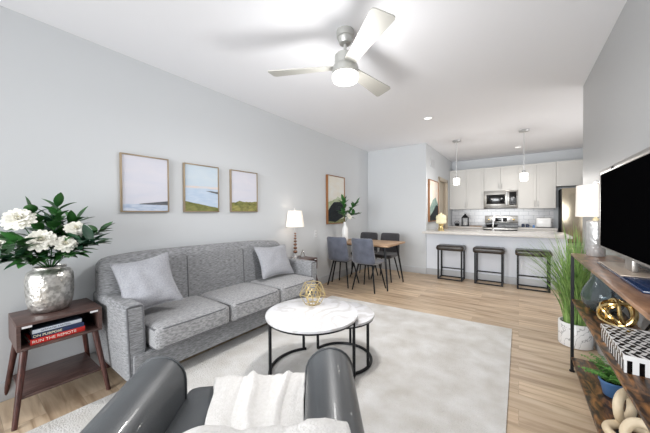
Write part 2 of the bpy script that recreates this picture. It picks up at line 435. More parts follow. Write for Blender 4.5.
# backrest
def back_fn(p, u):
    k = max(0, (p.z-.3)/.65)
    p.x -= .03*k
    # gentle roll of three panels
    s = (p.y-SY0)/bw
    if p.x > -2.78: p.x += .018*abs(math.sin(PI*min(max(s, 0), 3)))**.6*(1-abs(u.z))**.3 if 0 < s < 3 else 0
    if p.z > .85: p.z -= .03*max(0, abs((p.y-1.69)/.95))**5+.012*(p.y-SY0)
    return p
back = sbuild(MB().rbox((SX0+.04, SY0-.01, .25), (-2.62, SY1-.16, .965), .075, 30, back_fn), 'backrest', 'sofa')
for k in (1, 2):
    y = SY0+bw*k
    q = MB().tube([(-2.617-.03*(z-.3)/.65, y, z) for z in (.45, .6, .75, .86)]+[(-2.665, y, .935-.012*(y-SY0)), (-2.72, y, .962-.012*(y-SY0)), (-2.80, y, .960-.012*(y-SY0))], .005, 6)
    for v in q.bm.verts: v.co -= sofa_o
    q.build('seam', 'piping', back)
# cushions
def cush_fn(y0, y1):
    def fn(p, u):
        cx = 1-u.x**2*.8; cy = 1-u.y**4
        if u.z > 0: p.z += .022*max(0, cx)*max(0, cy)*u.z
        p.x += .012*(1-u.y**2) if u.x > .5 else 0
        return p
    return fn
for k in range(3):
    y0 = yi0+cw*k+.003; y1 = yi0+cw*(k+1)-.003
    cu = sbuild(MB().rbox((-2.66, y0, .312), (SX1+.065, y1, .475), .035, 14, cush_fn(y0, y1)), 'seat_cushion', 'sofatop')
    for z, xo in ((.462, .052), (.330, .052)):
        loop = []
        X1 = SX1+xo+.009; 
        for t in range(9): loop.append((-2.3+(X1-.03+2.3)*t/8, y0+.004, z))
        for t in range(1, 12): loop.append((X1+.010*(1-(t/6-1)**2), y0+.012+(y1-y0-.024)*t/12, z))
        for t in range(8, -1, -1): loop.append((-2.3+(X1-.03+2.3)*t/8, y1-.004, z))
        q = MB().tube(loop, .0055, 6)
        for v in q.bm.verts: v.co -= sofa_o
        q.build('piping', 'piping', cu)
for x in (SX0+.06, SX1-.08):
    for y in (SY0+.07, SY1-.07):
        q = MB().lathe([(.018, .012 if x > -2.4 else 0), (.03, .125)], (x, y, 0), 12)
        for v in q.bm.verts: v.co -= sofa_o
        q.build('leg', 'walnutleg', sofa)

# throw pillows
def pillow(name, label, loc, rot, s=.44, th=.085, seed=0, wx=1.0):
    t = thing(name, label, 'pillow', loc); t.rotation_euler = rot
    b = MB(); n = 22
    def f(sg):
        def g(u, v):
            a = u*2-1; c = v*2-1
            pin = .12
            x = wx*a*(s/2)*(1-pin*(1-abs(c)**1.5)*abs(a)**2*1.0); y = c*(s/2)*(1-pin*(1-abs(a)**1.5)*abs(c)**2)
            k = max(0, (1-a**2))**.55*max(0, (1-c**2))**.55
            z = sg*th*k+.006*noise.noise(Vector((a*2.5+seed, c*2.5, sg*3)))*k*3
            return Vector((x, y, z))
        return g
    b.grid(f(1), n, n); b.grid(f(-1), n, n, flip=True)
    bmesh.ops.remove_doubles(b.bm, verts=b.bm.verts, dist=.0008)
    cov = b.build('pillow_cover', 'pillow', t, ang=80)
    pts = []
    for e in range(4):
        for i in range(12):
            a = -1+2*i/12; c = -1
            pin = .12*(1-abs(a)**1.5)
            x = a*s/2; y = c*s/2*(1-pin)
            r = Matrix.Rotation(e*PI/2, 2); q = r @ Vector((x, y)); pts.append((q.x*wx, q.y, 0))
    MB().tube(pts, .004, 6, closed=True).build('seam_piping', 'pillow', t)
    return t
pillow('throw_pillow', 'pale grey square throw pillow at the near end of the grey sofa', (-2.455, .945, .735), (math.radians(58), math.radians(-8), math.radians(80)), .45, .07, 1, .9)
pillow('throw_pillow', 'pale grey square throw pillow against the far arm of the grey sofa', (-2.49, 2.385, .70), (math.radians(64), math.radians(2), math.radians(88)), .40, .07, 5, 1.28)

# ------------------------------------------------------------------ end tables
def end_table(loc, label):
    t = thing('end_table', label, 'side table', loc, 0, 'walnut end tables beside the sofa')
    D, W = .185, .21; z0, z1 = .44, .612; k = .018
    b = MB()
    b.box((-D, -W, z1-k), (D, W, z1), .003); b.box((-D, -W, z0), (D, W, z0+k), .003)
    b.box((-D, -W, z0+k), (D, -W+k, z1-k)); b.box((-D, W-k, z0+k), (D, W, z1-k)); b.box((-D, -W+k, z0+k), (-D+k, W-k, z1-k))
    b.build('cabinet_box', 'walnut', t)
    for sy in (-1, 1):
        MB().box((D-.004, sy*(W-.045)-.022, z1-k-.012), (D+.001, sy*(W-.045)+.022, z1-k)).build('corner_bracket', 'plate', t)
    for sx in (-1, 1):
        for sy in (-1, 1):
            MB().tube([(sx*(D-.035), sy*(W-.035), z0), (sx*(D+.045), sy*(W+.02), .0)], .019, 14, r2=.013).build('leg', 'walnutleg', t)
    MB().box((-.20, -.195, .150), (.20, .195, .168), .003).build('shelf', 'walnut', t)
    return t
et = end_table((-2.69, .447, 0), 'walnut end table holding a silver vase and three stacked books')
dup(et, (-2.695, 3.085, 0), 0, 'walnut end table under the table lamp beyond the far sofa arm')
# books
def book(loc, rz, sx, sy, h, cover, spine, label, title=None, tm='paper', ts=.02, ty=0):
    t = thing('book', label, 'book', loc, rz, None)
    b = MB(); b.box((-sx/2, -sy/2, 0), (sx/2, sy/2, .003)); b.box((-sx/2, -sy/2, h-.003), (sx/2, sy/2, h)); b.build('cover', cover, t)
    MB().box((sx/2-.004, -sy/2, .003), (sx/2+.001, sy/2, h-.003), .0008).build('spine', spine, t)
    MB().box((-sx/2+.004, -sy/2+.004, .003), (sx/2-.004, sy/2-.004, h-.003)).build('pages', 'paper', t)
    if title:
        for (txt, y, s, m) in title:
            mtx = Matrix.Translation((sx/2+.0014, y, h/2)) @ Matrix(((0, 0, 1, 0), (1, 0, 0, 0), (0, 1, 0, 0), (0, 0, 0, 1)))
            text_mesh(txt, s, 'title', m, t, mtx)
    return t
bz = .4585
book((-2.625, .428, bz), .04, .19, .27, .034, 'bookred', 'bookred', 'red hardback with white spine lettering, bottom of the book stack', [('RUN THE REMOTE', -.02, .026, 'paper')])
book((-2.627, .435, bz+.0345), -.02, .185, .255, .027, 'booknavy', 'booknavy', 'navy hardback reading ON PURPOSE, middle of the book stack', [('ON PURPOSE', -.055, .023, 'petalc')])
book((-2.632, .427, bz+.062), .03, .175, .245, .030, 'bookblue', 'bookwhite', 'white-spined book with slate blue cover, top of the book stack', [('GERMAINE KARMELL', -.01, .016, 'booknavy')])

# ------------------------------------------------------------------ silver vase & peonies
vx, vy, vz = -2.735, .425, .613
prof = [(.085, 0), (.10, .006), (.112, .03), (.121, .07), (.126, .13), (.127, .20), (.124, .24), (.114, .265), (.098, .277), (.088, .280), (.085, .288), (.088, .297), (.080, .297), (.077, .283), (.10, .25), (.11, .2), (.11, .1), (.08, .02)]
prof = [(q_, h_*1.05) for q_, h_ in prof]
b = MB(); b.lathe(prof, n=48); o = b.build('silver_vase', 'silverv', ang=60, loc=(vx, vy, vz))
tag(o, 'hammered silver vase full of white peonies on the near end table', 'vase')
random.seed(4)
def leaf(b, base, d, L, W, up=Vector((0, 0, 1)), droop=.25, n=6):
    d = d.normalized(); sd = d.cross(up)
    if sd.length < .1: sd = d.cross(Vector((1, 0, 0)))
    sd.normalize(); nn = sd.cross(d).normalized()
    rows = []
    for i in range(n+1):
        t = i/n; wd = W*math.sin(PI*min(1, t**.8))**.8*(1-.15*t) if 0 < t < 1 else .0006
        c = base+d*L*t - Vector((0, 0, 1))*droop*L*t*t
        rows.append([b.bm.verts.new(c-sd*wd/2+nn*wd*.16), b.bm.verts.new(c), b.bm.verts.new(c+sd*wd/2+nn*wd*.16)])
    for i in range(n):
        for j in range(2):
            b.bm.faces.new((rows[i][j], rows[i][j+1], rows[i+1][j+1], rows[i+1][j])).material_index = b.mi
def blossom(b, c, d, R):
    d = d.normalized(); u = d.orthogonal().normalized(); v = d.cross(u)
    for ring, (n, ang, L) in enumerate(((14, 84, 1.05), (13, 66, .98), (12, 48, .84), (9, 28, .66), (7, 12, .46))):
        for k in range(n):
            a = 2*PI*(k+.5*(ring % 2)+random.uniform(-.15, .15))/n; th = math.radians(ang+random.uniform(-7, 7))
            rd = u*math.cos(a)+v*math.sin(a); sd = -u*math.sin(a)+v*math.cos(a); LL = R*L*random.uniform(.9, 1.08)
            rows = []
            for i in range(5):
                t = i/4; tt = th*(.55+.45*t) if ring < 3 else th*(1.3-.6*t)
                p = c+(rd*math.sin(tt)+d*math.cos(tt)*.75)*LL*t + d*.012*ring*.2
                wd = LL*.46*(.25+.75*math.sin(PI*.5*min(1, t*1.3)))*(1 if i < 4 else .35)
                nn = (rd*math.cos(tt)-d*math.sin(tt))
                rows.append([b.bm.verts.new(p+sd*wd*s/2-nn*abs(s)*-wd*.12+d*random.uniform(-.002, .002)) for s in (-1, -.4, .4, 1)])
            for i in range(4):
                for j in range(3): b.bm.faces.new((rows[i][j], rows[i][j+1], rows[i+1][j+1], rows[i+1][j]))
def peony(pos, R, label, origin=(vx, vy, vz+.28), nl=5):
    o = Vector(origin); p = Vector(pos); t = thing('white_peony', label, 'flower', o)
    c = p-o; d = c.normalized()
    face = (Vector((1.2, -.2, .65))+d*.5).normalized()
    b = MB(); b.norecalc = True; blossom(b, c, face, R); b.build('blossom', 'petal', t, ang=60)
    b = MB(); b.lathe([(.001, -.006), (.012, 0), (.008, .012), (.001, .016)], c+face*R*.22, 10, caps=False); b.build('flower_center', 'petalc', t)
    mid = c*.5+Vector((0, 0, .03))
    st = d*-.2; st = Vector((d.x*.02, d.y*.02, -.2))
    MB().tube([st, (0, 0, 0), mid, c-face*.004], .003, 6).build('stem', 'leaf', t)
    b = MB(); b.norecalc = True
    for k in range(nl):
        a = 2*PI*k/nl+random.random(); dd = Vector((math.cos(a), math.sin(a), random.uniform(-.2, .5)))
        leaf(b, c*random.uniform(.55, .9), dd, random.uniform(.09, .14), random.uniform(.034, .05))
    b.build('leaves', 'leaf', t, ang=60)
    return t
peony((-2.66, .275, 1.26), .082, 'largest white peony, upper left in the silver vase')
peony((-2.60, .365, 1.12), .080, 'white peony low at the front of the silver vase')
peony((-2.56, .475, 1.085), .062, 'white peony low on the right side of the silver vase')
peony((-2.62, .545, 1.185), .064, 'small white peony high on the right above the silver vase')
peony((-2.70, .19, 1.10), .045, 'small white peony half hidden low on the left of the silver vase')
def branch(name, label, o, tip, nleaf, L, W, m, cat='branch', seed=0, arch=.05):
    random.seed(seed); o = Vector(o); t = thing(name, label, cat, o); c = Vector(tip)-o
    pts = [Vector((c.x*.08, c.y*.08, -.2)), Vector((0, 0, 0))]+[c*s+Vector((0, 0, arch*math.sin(PI*s))) for s in (.25, .5, .75, 1)]
    MB().tube(pts, .0035, 6, r2=.0015).build('stem', m, t)
    b = MB(); b.norecalc = True
    for k in range(nleaf):
        s = .3+.7*k/(nleaf-1); p = c*s+Vector((0, 0, arch*math.sin(PI*s)))
        a = k*2.4+random.random()*.6; sidev = Vector((math.cos(a), math.sin(a), random.uniform(-.1, .5)))
        dd = c.normalized()*.75+sidev*(.85 if k < nleaf-1 else .1)
        q = p+dd*.0; q.x = max(q.x, -2.88-o.x)
        e = q+dd.normalized()*L
        if e.x+o.x < -2.9: dd.x = abs(dd.x)*.2
        leaf(b, q, dd, L*random.uniform(.75, 1.1), W*random.uniform(.8, 1.1), droop=random.uniform(.1, .4))
    b.build('leaves', m, t, ang=60); return t
G = 'leafy stems in the silver vase'
O = (vx, vy, vz+.28)
tips = [((-2.50, .24, 1.12), 9, 'leafy stem in front of the lower left peonies'), ((-2.50, .62, 1.10), 9, 'leafy stem fanning out at the right front over the sofa arm'), ((-2.78, .46, 1.24), 9, 'leafy stem at the back centre of the bouquet'), ((-2.55, .08, 1.06), 9, 'leafy stem reaching out to the left edge of the photo'),
        ((-2.66, .46, 1.36), 9, 'leafy green stem rising highest above the silver vase'), ((-2.68, .72, 1.16), 10, 'leafy stem reaching furthest right towards the sofa'),
        ((-2.62, .66, 1.06), 9, 'leafy stem drooping right in front of the sofa back'), ((-2.50, .14, 1.0), 10, 'leafy stem hanging low on the left of the vase'),
        ((-2.72, .10, 1.16), 9, 'leafy stem reaching up at the far left of the vase'), ((-2.74, .58, 1.25), 9, 'leafy stem above the small right peony in the silver vase'),
        ((-2.52, .30, .98), 8, 'leafy stem at front left between the low peonies'), ((-2.52, .50, 1.0), 7, 'short leafy stem at the front right rim of the vase'),
        ((-2.72, .33, 1.31), 9, 'leafy stem behind the largest peony')]
for i, (tp, n, lb) in enumerate(tips): branch('leafy_branch', lb, O, tp, n+6, .155, .07, 'leaf2' if i in (1, 2, 7) else 'leaf', seed=i+10)

# ------------------------------------------------------------------ lamp on far end table
t = thing('table_lamp', 'table lamp with stacked copper glass balls and white tapered shade', 'lamp', (-2.75, 3.06, .613))
b = MB(); b.lathe([(.055, 0), (.055, .018), (.05, .022)], n=4); 
for v in b.bm.verts: v.co = Matrix.Rotation(PI/4, 3, 'Z') @ v.co
b.build('base', 'glass', t)
MB().lathe([(.03, .022), (.018, .05), (.008, .06), (.006, .46)], n=14).build('pole', 'nickel', t)
z = .07
for i in range(7):
    r = .034-.0028*i
    MB().lathe([(.004, 0), (r*.7, .008), (r, r*.75), (r*.7, r*1.35), (.004, r*1.55)], (0, 0, z), 18).build('glass_ball', 'bronze', t)
    z += r*1.55+.006
b = MB(); b.lathe([(.138, .475), (.105, .715)], n=40, caps=False); b.lathe([(.135, .475), (.102, .715)], n=40, caps=False); b.build('lamp_shade', 'shade', t)
MB().lathe([(.003, .70), (.003, .725), (.012, .730), (.012, .745), (.003, .752)], n=12).build('finial', 'nickel', t)
b = MB()
for k in range(3): b.tube([(0, 0, .705), (.103*math.cos(k*2.1), .103*math.sin(k*2.1), .705)], .002, 5)
b.build('shade_spider', 'nickel', t)
point('lamp_bulb_light', (-2.75, 3.06, 1.21), .7)
b = MB(); b.lathe([(.03, 0), (.033, .02), (.028, .05), (.014, .085), (.006, .10), (.006, .11), (.002, .115)], n=20)
tag(b.build('glass_ornament', 'glass', loc=(-2.74, 3.22, .613)), 'small clear glass pointed ornament beside the table lamp', 'ornament')

# ------------------------------------------------------------------ pictures
def wall_picture(label, y0, y1, z0, z1, fm, fw, depth, layers, x=XL, name='framed_picture', cat='picture'):
    """hangs on a wall facing +x; layers = [(polygon in 0..1 coords, material)]"""
    t = thing(name, label, cat, (x+.002, (y0+y1)/2, z0)); W = y1-y0; Hh = z1-z0
    b = MB()
    b.box((0, -W/2, 0), (depth, -W/2+fw, Hh), .001); b.box((0, W/2-fw, 0), (depth, W/2, Hh), .001)
    b.box((0, -W/2+fw, 0), (depth, W/2-fw, fw), .001); b.box((0, -W/2+fw, Hh-fw), (depth, W/2-fw, Hh), .001)
    b.build('frame', fm, t)
    b = MB(); mats = []
    iw = W-2*fw; ih = Hh-2*fw
    b.box((.002, -W/2+fw, fw), (depth*.72, W/2-fw, Hh-fw)); mats.append(layers[0][1])
    for k, (poly, m) in enumerate(layers[1:]):
        mats.append(m); b.mi = k+1
        vs = [b.bm.verts.new(Vector((depth*.72+.0006*(k+1), -W/2+fw+u*iw, fw+v*ih))) for u, v in poly]
        b.bm.faces.new(vs).material_index = k+1
    b.norecalc = True
    b.build('painting', mats, t, smooth=False)
    return t
def pm(name, a, b_, sc=3, st=(1, 1, 3), lo=.3, hi=.7, dist=.5): return mat(name, srgb(*a), .8, col2=srgb(*b_), scale=sc, stretch=st, lo=lo, hi=hi, detail=6, dist=dist)
sky1 = pm('paint_sky_pale', (206, 208, 220), (216, 214, 222)); sea1 = pm('paint_sea_pale', (150, 170, 200), (214, 220, 230), 12, (1, 1, 5))
land1 = pm('paint_rock', (70, 76, 84), (120, 120, 124), 30); gr = pm('paint_field', (84, 92, 46), (140, 140, 84), 14, (1, 1, 2)); gr2 = pm('paint_moss', (70, 78, 40), (166, 160, 96), 12, (1, 1, 2))
sky2 = pm('paint_sky_blue', (190, 206, 220), (204, 214, 222)); peach = pm('paint_peach', (222, 204, 194), (206, 210, 218), 8, (1, 1, 4)); sea2 = pm('paint_lake', (176, 196, 218), (198, 210, 226), 8, (1, 1, 5))
def wob(u0, u1, base, amp, n, f=3, s=0): return [(u0+(u1-u0)*i/n, base(i/n)+amp*noise.noise(Vector((i/n*f*2, s, 0)))) for i in range(n+1)]
wall_picture('framed seascape print with dark headland, nearest of three', .905, 1.315, 1.312, 1.845, 'beigefr', .012, .03,
    [(None, sky1), ([(0, 0), (1, 0)]+wob(1, 0, lambda t: .14-.02*t, .01, 8), sea1), ([(.35, .12), (1, .11)]+wob(1, .35, lambda t: .19-.06*t, .015, 10, 5), land1)])
wall_picture('framed lake print with green shore, middle of three', 1.467, 1.878, 1.312, 1.838, 'beigefr', .012, .03,
    [(None, sky2), ([(0, .50), (1, .50), (1, .56), (0, .54)], peach), ([(0, 0), (1, 0), (1, .5), (0, .49)], sea2), ([(.6, .45), (1, .39), (1, .44), (.75, .455)], land1),
     ([(0, 0), (1, 0)]+wob(1, 0, lambda t: .07+.14*t, .01, 10), gr)])
wall_picture('framed green hills print, farthest of three', 2.04, 2.46, 1.312, 1.838, 'beigefr', .012, .03,
    [(None, sky1), ([(0, 0), (1, 0)]+wob(1, 0, lambda t: .25-.04*t, .03, 14, 4, 3), gr2), ([(0, .17), (.3, .26), (.62, .20), (.3, .14)], gr)])
ab_sky = pm('paint_cream_mist', (222, 216, 204), (226, 226, 222)); ab_g = pm('paint_green_mist', (150, 166, 124), (206, 212, 190), 6, (1, 1, 1)); ab_k = pm('paint_dark_hill', (16, 22, 28), (34, 44, 48), 10); ab_o = pm('paint_ochre', (96, 104, 66), (150, 150, 110), 10)
wall_picture('tall framed abstract of dark hill and green mist near the dining table', 4.10, 4.70, 1.085, 2.005, 'frdark', .014, .045,
    [(None, ab_sky), ([(0, 0), (1, 0)]+wob(1, 0, lambda t: .62-.18*t, .08, 12, 3, 1), ab_g), ([(0, 0), (1, 0), (1, .1), (.5, .05), (0, .12)], ab_o),
     ([(0, .05), (.45, .02), (1, .14), (1, .48)]+wob(1, .35, lambda t: .47-.02*t, .05, 8, 4, 2)+[(.15, .36), (0, .26)], ab_k)])
ab_t = pm('paint_teal', (96, 128, 120), (168, 186, 178), 8, (1, 1, 1)); ab_p = pm('paint_blush', (232, 214, 196), (226, 222, 214), 4)
wall_picture('wood-edged abstract canvas on the kitchen side wall', 5.96, 6.74, 1.09, 2.0, 'frdark', .018, .04,
    [(None, ab_p), ([(0, 0), (1, 0), (1, .42), (.7, .6), (.35, .52), (0, .3)], ab_t), ([(0, 0), (1, 0), (1, .38), (.75, .40), (.4, .24), (0, .1)], ab_k)], x=XK)

def wall_plate(label, loc, w_=.07, h=.115, ax='x', name='outlet_plate', cat='outlet'):
    t = thing(name, label, cat, loc)
    b = MB(); b.box((0, -w_/2, -h/2), (.006, w_/2, h/2), .002); b.build('cover_plate', 'plate', t)
    for z in (-.025, .025): MB().box((.0055, -.014, z-.012), (.0075, .014, z+.012), .001).build('socket', 'trim', t)
    if ax == 'y': t.rotation_euler = (0, 0, -PI/2)
    return t
wall_plate('white outlet plate low on left wall behind the dining chairs', (XL+.0005, 3.78, .93), .07, .115)
t = thing('wall_vent', 'white air return vent high on the kitchen side wall', 'vent', (XK+.001, 6.33, 2.39))
b = MB(); b.box((0, -.17, -.1), (.01, .17, .1), .003); b.build('frame', 'wall', t)
b = MB()
for i in range(9): b.box((.009, -.15, -.085+i*.0185), (.014, .15, -.078+i*.0185))
b.build('louvers', 'trim', t)

# ------------------------------------------------------------------ coffee tables
def ring_arc(c, r, a0, a1, z, n=48): return [(c[0]+r*math.cos(math.radians(a0+(a1-a0)*i/n)), c[1]+r*math.sin(math.radians(a0+(a1-a0)*i/n)), z) for i in range(n+1)]
def coffee(name, label, c, H_, R_, legs, a0, a1):
    t = thing(name, label, 'coffee table', (c[0], c[1], .0125))
    Hh = H_-.0125
    MB().lathe([(R_-.012, Hh-.022), (R_-.002, Hh-.019), (R_, Hh-.010), (R_-.002, Hh-.002), (R_-.006, Hh)], n=72).build('tabletop', 'marble', t)
    b = MB(); rr = R_-.012; b.lathe([(rr-.012, Hh-.034), (rr+.004, Hh-.034), (rr+.006, Hh-.0225), (rr-.012, Hh-.0225), (rr-.012, Hh-.034)], n=64, caps=False); b.build('top_ring', 'black', t)
    rl = R_-.03
    b = MB(); b.tube([(x, y, .010) for x, y, z in ring_arc((0, 0), rl, a0, a1, 0)], .0125, 8); b.build('base_ring', 'black', t)
    for a in legs:
        x, y = rl*math.cos(math.radians(a)), rl*math.sin(math.radians(a))
        MB().tube([(x, y, .01), (x, y, Hh-.03)], .0125, 8).build('leg', 'black', t)
    return t
coffee('coffee_table', 'larger round white marble nesting coffee table with black frame', (-1.365, 1.715), .492, .372, (238, 20, 142), 138, 386)
coffee('coffee_table', 'smaller round marble nesting table tucked under the larger one', (-1.27, 2.0), .425, .292, (0, 102, 178), -80, 178)

# geometric gold ornament
t = thing('geometric_ornament', 'gold wire polyhedron ornament on the larger marble table', 'ornament', (-1.475, 1.865, .4925))
def poly(c, r, z0, zm, z1, k, rot):
    a = [Vector((c[0]+r*.55*math.cos(rot+2*PI*i/k), c[1]+r*.55*math.sin(rot+2*PI*i/k), z0)) for i in range(k)]
    m_ = [Vector((c[0]+r*math.cos(rot+2*PI*(i+.0)/k), c[1]+r*math.sin(rot+2*PI*(i+.0)/k), zm+(.0 if i % 2 else .0))) for i in range(k)]
    e = [Vector((c[0]+r*.62*math.cos(rot+2*PI*(i+.5)/k), c[1]+r*.62*math.sin(rot+2*PI*(i+.5)/k), z1)) for i in range(k)]
    L = []
    for i in range(k):
        j = (i+1) % k; L += [(a[i], a[j]), (m_[i], m_[j]), (e[i], e[j]), (a[i], m_[i]), (m_[i], e[i]), (m_[j], e[i])]
    return L
b = MB()
for p, q in poly((0, 0), .118, .004, .09, .185, 5, .3): b.tube([p, q], .003, 6)
b.build('outer_frame', 'goldwire', t)
b = MB()
for p, q in poly((.0, 0), .075, .004, .07, .145, 5, .9): b.tube([p, q], .0026, 6)
b.build('inner_frame', 'goldwire', t)

# ------------------------------------------------------------------ armchair (local +y = facing)
fd = Vector((-.653, .757, 0)); ac = Vector((-.99, .77, 0))
AR = math.atan2(fd.y, fd.x)-PI/2
ch = thing('armchair', 'grey leather armchair seen from behind at the near edge', 'armchair', ac, AR)
zb = .0135
def arch_arm(b, sx):
    n = 30; m = 20
    def f(u, v):
        # v along length (0 back .. 1 front), u around section
        y = -.68+.70*v
        top = .585+.075*v
        x0 = sx*((.335 if sx > 0 else .40)+(.04 if sx > 0 else -.025)*v)
        r = .106
        # front rounding
        fr = 1.0; 
        
        a = u
        zbm = .16
        if a < .3: k = a/.3; p = (r, zbm+(top-r-zbm)*k)
        elif a < .7: th = (a-.3)/.4*PI; p = (r*math.cos(th), top-r+r*math.sin(th)*1.0)
        else: k = (a-.7)/.3; p = (-r, top-r-(top-r-zbm)*k)
        zz = p[1]
        return Vector((x0+p[0]*fr, y, zbm+(zz-zbm)*(1-.05*(1-fr))))
    vs = b.grid(f, n, m)
    b.bm.faces.new([r[0] for r in vs]); b.bm.faces.new([r[-1] for r in vs][::-1])
    b.bm.faces.new([vs[0][j] for j in range(m+1)]+[vs[-1][j] for j in range(m, -1, -1)])
for sx in (-1, 1):
    b = MB(); arch_arm(b, sx); a = b.build('armrest', 'leather', ch, ang=45)
    pts = []
    for i in range(31):
        u = i/30; r = .108; top = .661
        if u < .3: k = u/.3; p = (r, .17+(top-r-.17)*k)
        elif u < .7: th = (u-.3)/.4*PI; p = (r*math.cos(th), top-r+r*math.sin(th))
        else: k = (u-.7)/.3; p = (-r, top-r-(top-r-.17)*k)
        pts.append((sx*.375+p[0], .018, p[1]))
    MB().tube(pts, .005, 6).build('piping', 'leather', a)
MB().rbox((-.282, -.56, .30), (.272, .125, .47), .05, 14, lambda p, u: Vector((p.x*(1+.06*(p.y+.56)/.66), p.y, p.z+(.02*(1-u.x**2)*(1-u.y**2) if u.z > 0 else 0)))).build('seat_cushion', 'leather', ch, ang=60)
MB().rbox((-.25, -.6, .16), (.25, .04, .30), .03, 8).build('seat_base', 'leather', ch, ang=60)
MB().rbox((-.29, -.80, .2), (.29, -.62, .80), .06, 14, lambda p, u: Vector((p.x, p.y-.10*max(0, (p.z-.3)/.5)+.02, p.z-.02*u.x**2))).build('backrest', 'leather', ch, ang=60)
for x in (-.27, .27):
    for y in (-.62, -.04): MB().tube([(x, y, .17), (x*1.05, y, zb)], .022, 12, r2=.014).build('leg', 'walnutleg', ch)
# throw: one knitted cloth over the back top and down over the seat
b = MB()
def throw_fn(u, v):
    # v: 0 behind the back -> over back top -> down to seat -> over front edge -> 1
    path = [(-.90, .56), (-.915, .78), (-.86, .845), (-.76, .850), (-.66, .83), (-.605, .70), (-.56, .54), (-.44, .503), (-.25, .508), (-.05, .505), (.08, .50), (.142, .465), (.152, .36), (.152, .26)]
    s = v*(len(path)-1); i = min(int(s), len(path)-2); t = s-i
    y = path[i][0]*(1-t)+path[i+1][0]*t; z = path[i][1]*(1-t)+path[i+1][1]*t
    wt = max(0, min(1, (v-.34)/.16))
    xl = -.40*(1-wt)+(-.05-.125*max(0, min(1, (v-.5)/.3)))*wt; xr = .34*(1-wt)+.262*wt
    x = xl+(xr-xl)*u
    fold = noise.noise(Vector((x*9+2, y*1.6, z*1.2)))*.022+(max(0, 1-abs(x-.17-y*.12)/.018)*.022+max(0, 1-abs(x-.02+y*.1)/.02)*.016)*max(0, min(1, (v-.55)/.1))+.008*abs(noise.noise(Vector((x*22, y*5, 5))))
    x += .018*noise.noise(Vector((y*5, z*5, u*2)))
    z2 = z+abs(fold)*1.1 if v > .16 and v < .8 else z
    y2 = y+(abs(fold)*1.2 if v >= .8 else 0)-(abs(fold) if v <= .16 else 0)
    return Vector((x, y2, z2))
b.grid(throw_fn, 60, 110)
o = b.build('throw_blanket', 'throw', ang=80)
sm = o.modifiers.new('solid', 'SOLIDIFY'); sm.thickness = .010; sm.offset = 1
o.matrix_world = Matrix.Translation(ac) @ Matrix.Rotation(AR, 4, 'Z')
tag(o, 'white knitted throw blanket draped over the grey leather armchair', 'blanket')

# ------------------------------------------------------------------ dining set
t = thing('dining_table', 'oak-topped dining table with splayed black legs by the far wall corner', 'dining table', (-2.3, 4.56, 0))
MB().box((-.58, -.40, .722), (.58, .40, .752), .004).build('tabletop', 'oak', t)
for sx in (-1, 1):
    for sy in (-1, 1): MB().tube([(sx*.46, sy*.27, .722), (sx*.55, sy*.37, 0)], .020, 12, r2=.013).build('leg', 'black', t)
b = MB()
for sy in (-1, 1): b.box((-.46, sy*.27-.01, .695), (.46, sy*.27+.01, .7215))
b.build('apron', 'black', t)
def dchair(loc, rz, label, vel, group):
    t = thing('dining_chair', label, 'dining chair', loc, rz, group)
    # seat shell: front +y
    def seatf(p, u):
        p.z += .012*(u.x**2)+.02*max(0, -u.y)**2
        return p
    MB().rbox((-.205, -.19, .43), (.205, .21, .495), .03, 12, seatf).build('seat', vel, t, ang=60)
    def bf(p, u):
        k = (p.z-.46)/.42
        p.x *= 1-.10*max(0, k)-.05*max(0, abs(u.z)-.8)*5*(abs(u.x) > .8)
        p.y += -.075*max(0, k)+.045*(u.x**2)
        return p
    bk = MB().rbox((-.215, -.235, .455), (.215, -.185, .88), .024, 14, bf).build('backrest', vel, t, ang=60)
    MB().tube([(0, -.238-.075*k+.0, .46+.42*k) for k in (.05, .3, .6, .93)], .0025, 5).build('seam', vel, bk)
    for sx in (-1, 1):
        for sy in (-1, 1):
            MB().tube([(sx*.13, sy*.12, .435), (sx*.21, sy*.20-.0, 0)], .015, 10, r2=.011).build('leg', 'black', t)
    b = MB(); b.tube([(-.13, -.12, .428), (.13, -.12, .428), (.13, .12, .428), (-.13, .12, .428)], .009, 8, closed=True); b.build('seat_frame', 'black', t)
    return t
c1 = dchair((-2.585, 4.17, 0), .02, 'slate velvet dining chair nearest the left wall', 'velvet', 'chairs around the dining table')
dup(c1, (-2.065, 4.15, 0), -.04, 'slate velvet dining chair at near side of the table by the open end')
c3 = dchair((-2.56, 4.93, 0), PI, 'charcoal dining chair across the table, half hidden behind slate chair', 'velvetdk', 'chairs around the dining table')
dup(c3, (-2.11, 4.95, 0), PI-.03, 'charcoal dining chair across the table nearest the kitchen')
# white bottle vase with leaves
dv = (-2.70, 4.42, .752)
b = MB(); b.lathe([(.05, 0), (.06, .01), (.064, .06), (.063, .18), (.055, .25), (.03, .30), (.024, .33), (.026, .37), (.021, .37), (.018, .33), (.02, .30)], n=28)
tag(b.build('white_vase', 'ceramic', loc=dv, ang=60), 'white ceramic bottle vase on the dining table', 'vase')
D = (dv[0], dv[1], dv[2]+.36)
for i, (tp, lb) in enumerate((((-2.66, 4.30, 1.50), 'leafy stem rising from the white bottle vase'), ((-2.56, 4.62, 1.46), 'leafy stem leaning right in the white bottle vase'),
        ((-2.58, 4.66, 1.26), 'leafy stem drooping right in the white bottle vase'), ((-2.60, 4.22, 1.28), 'leafy stem drooping left in the white bottle vase'))):
    branch('leafy_branch', lb, D, tp, 13, .17, .07, 'leaf', seed=40+i)
peony((-2.60, 4.40, 1.22), .06, 'white flower in the bottle vase on the dining table', D, 3)

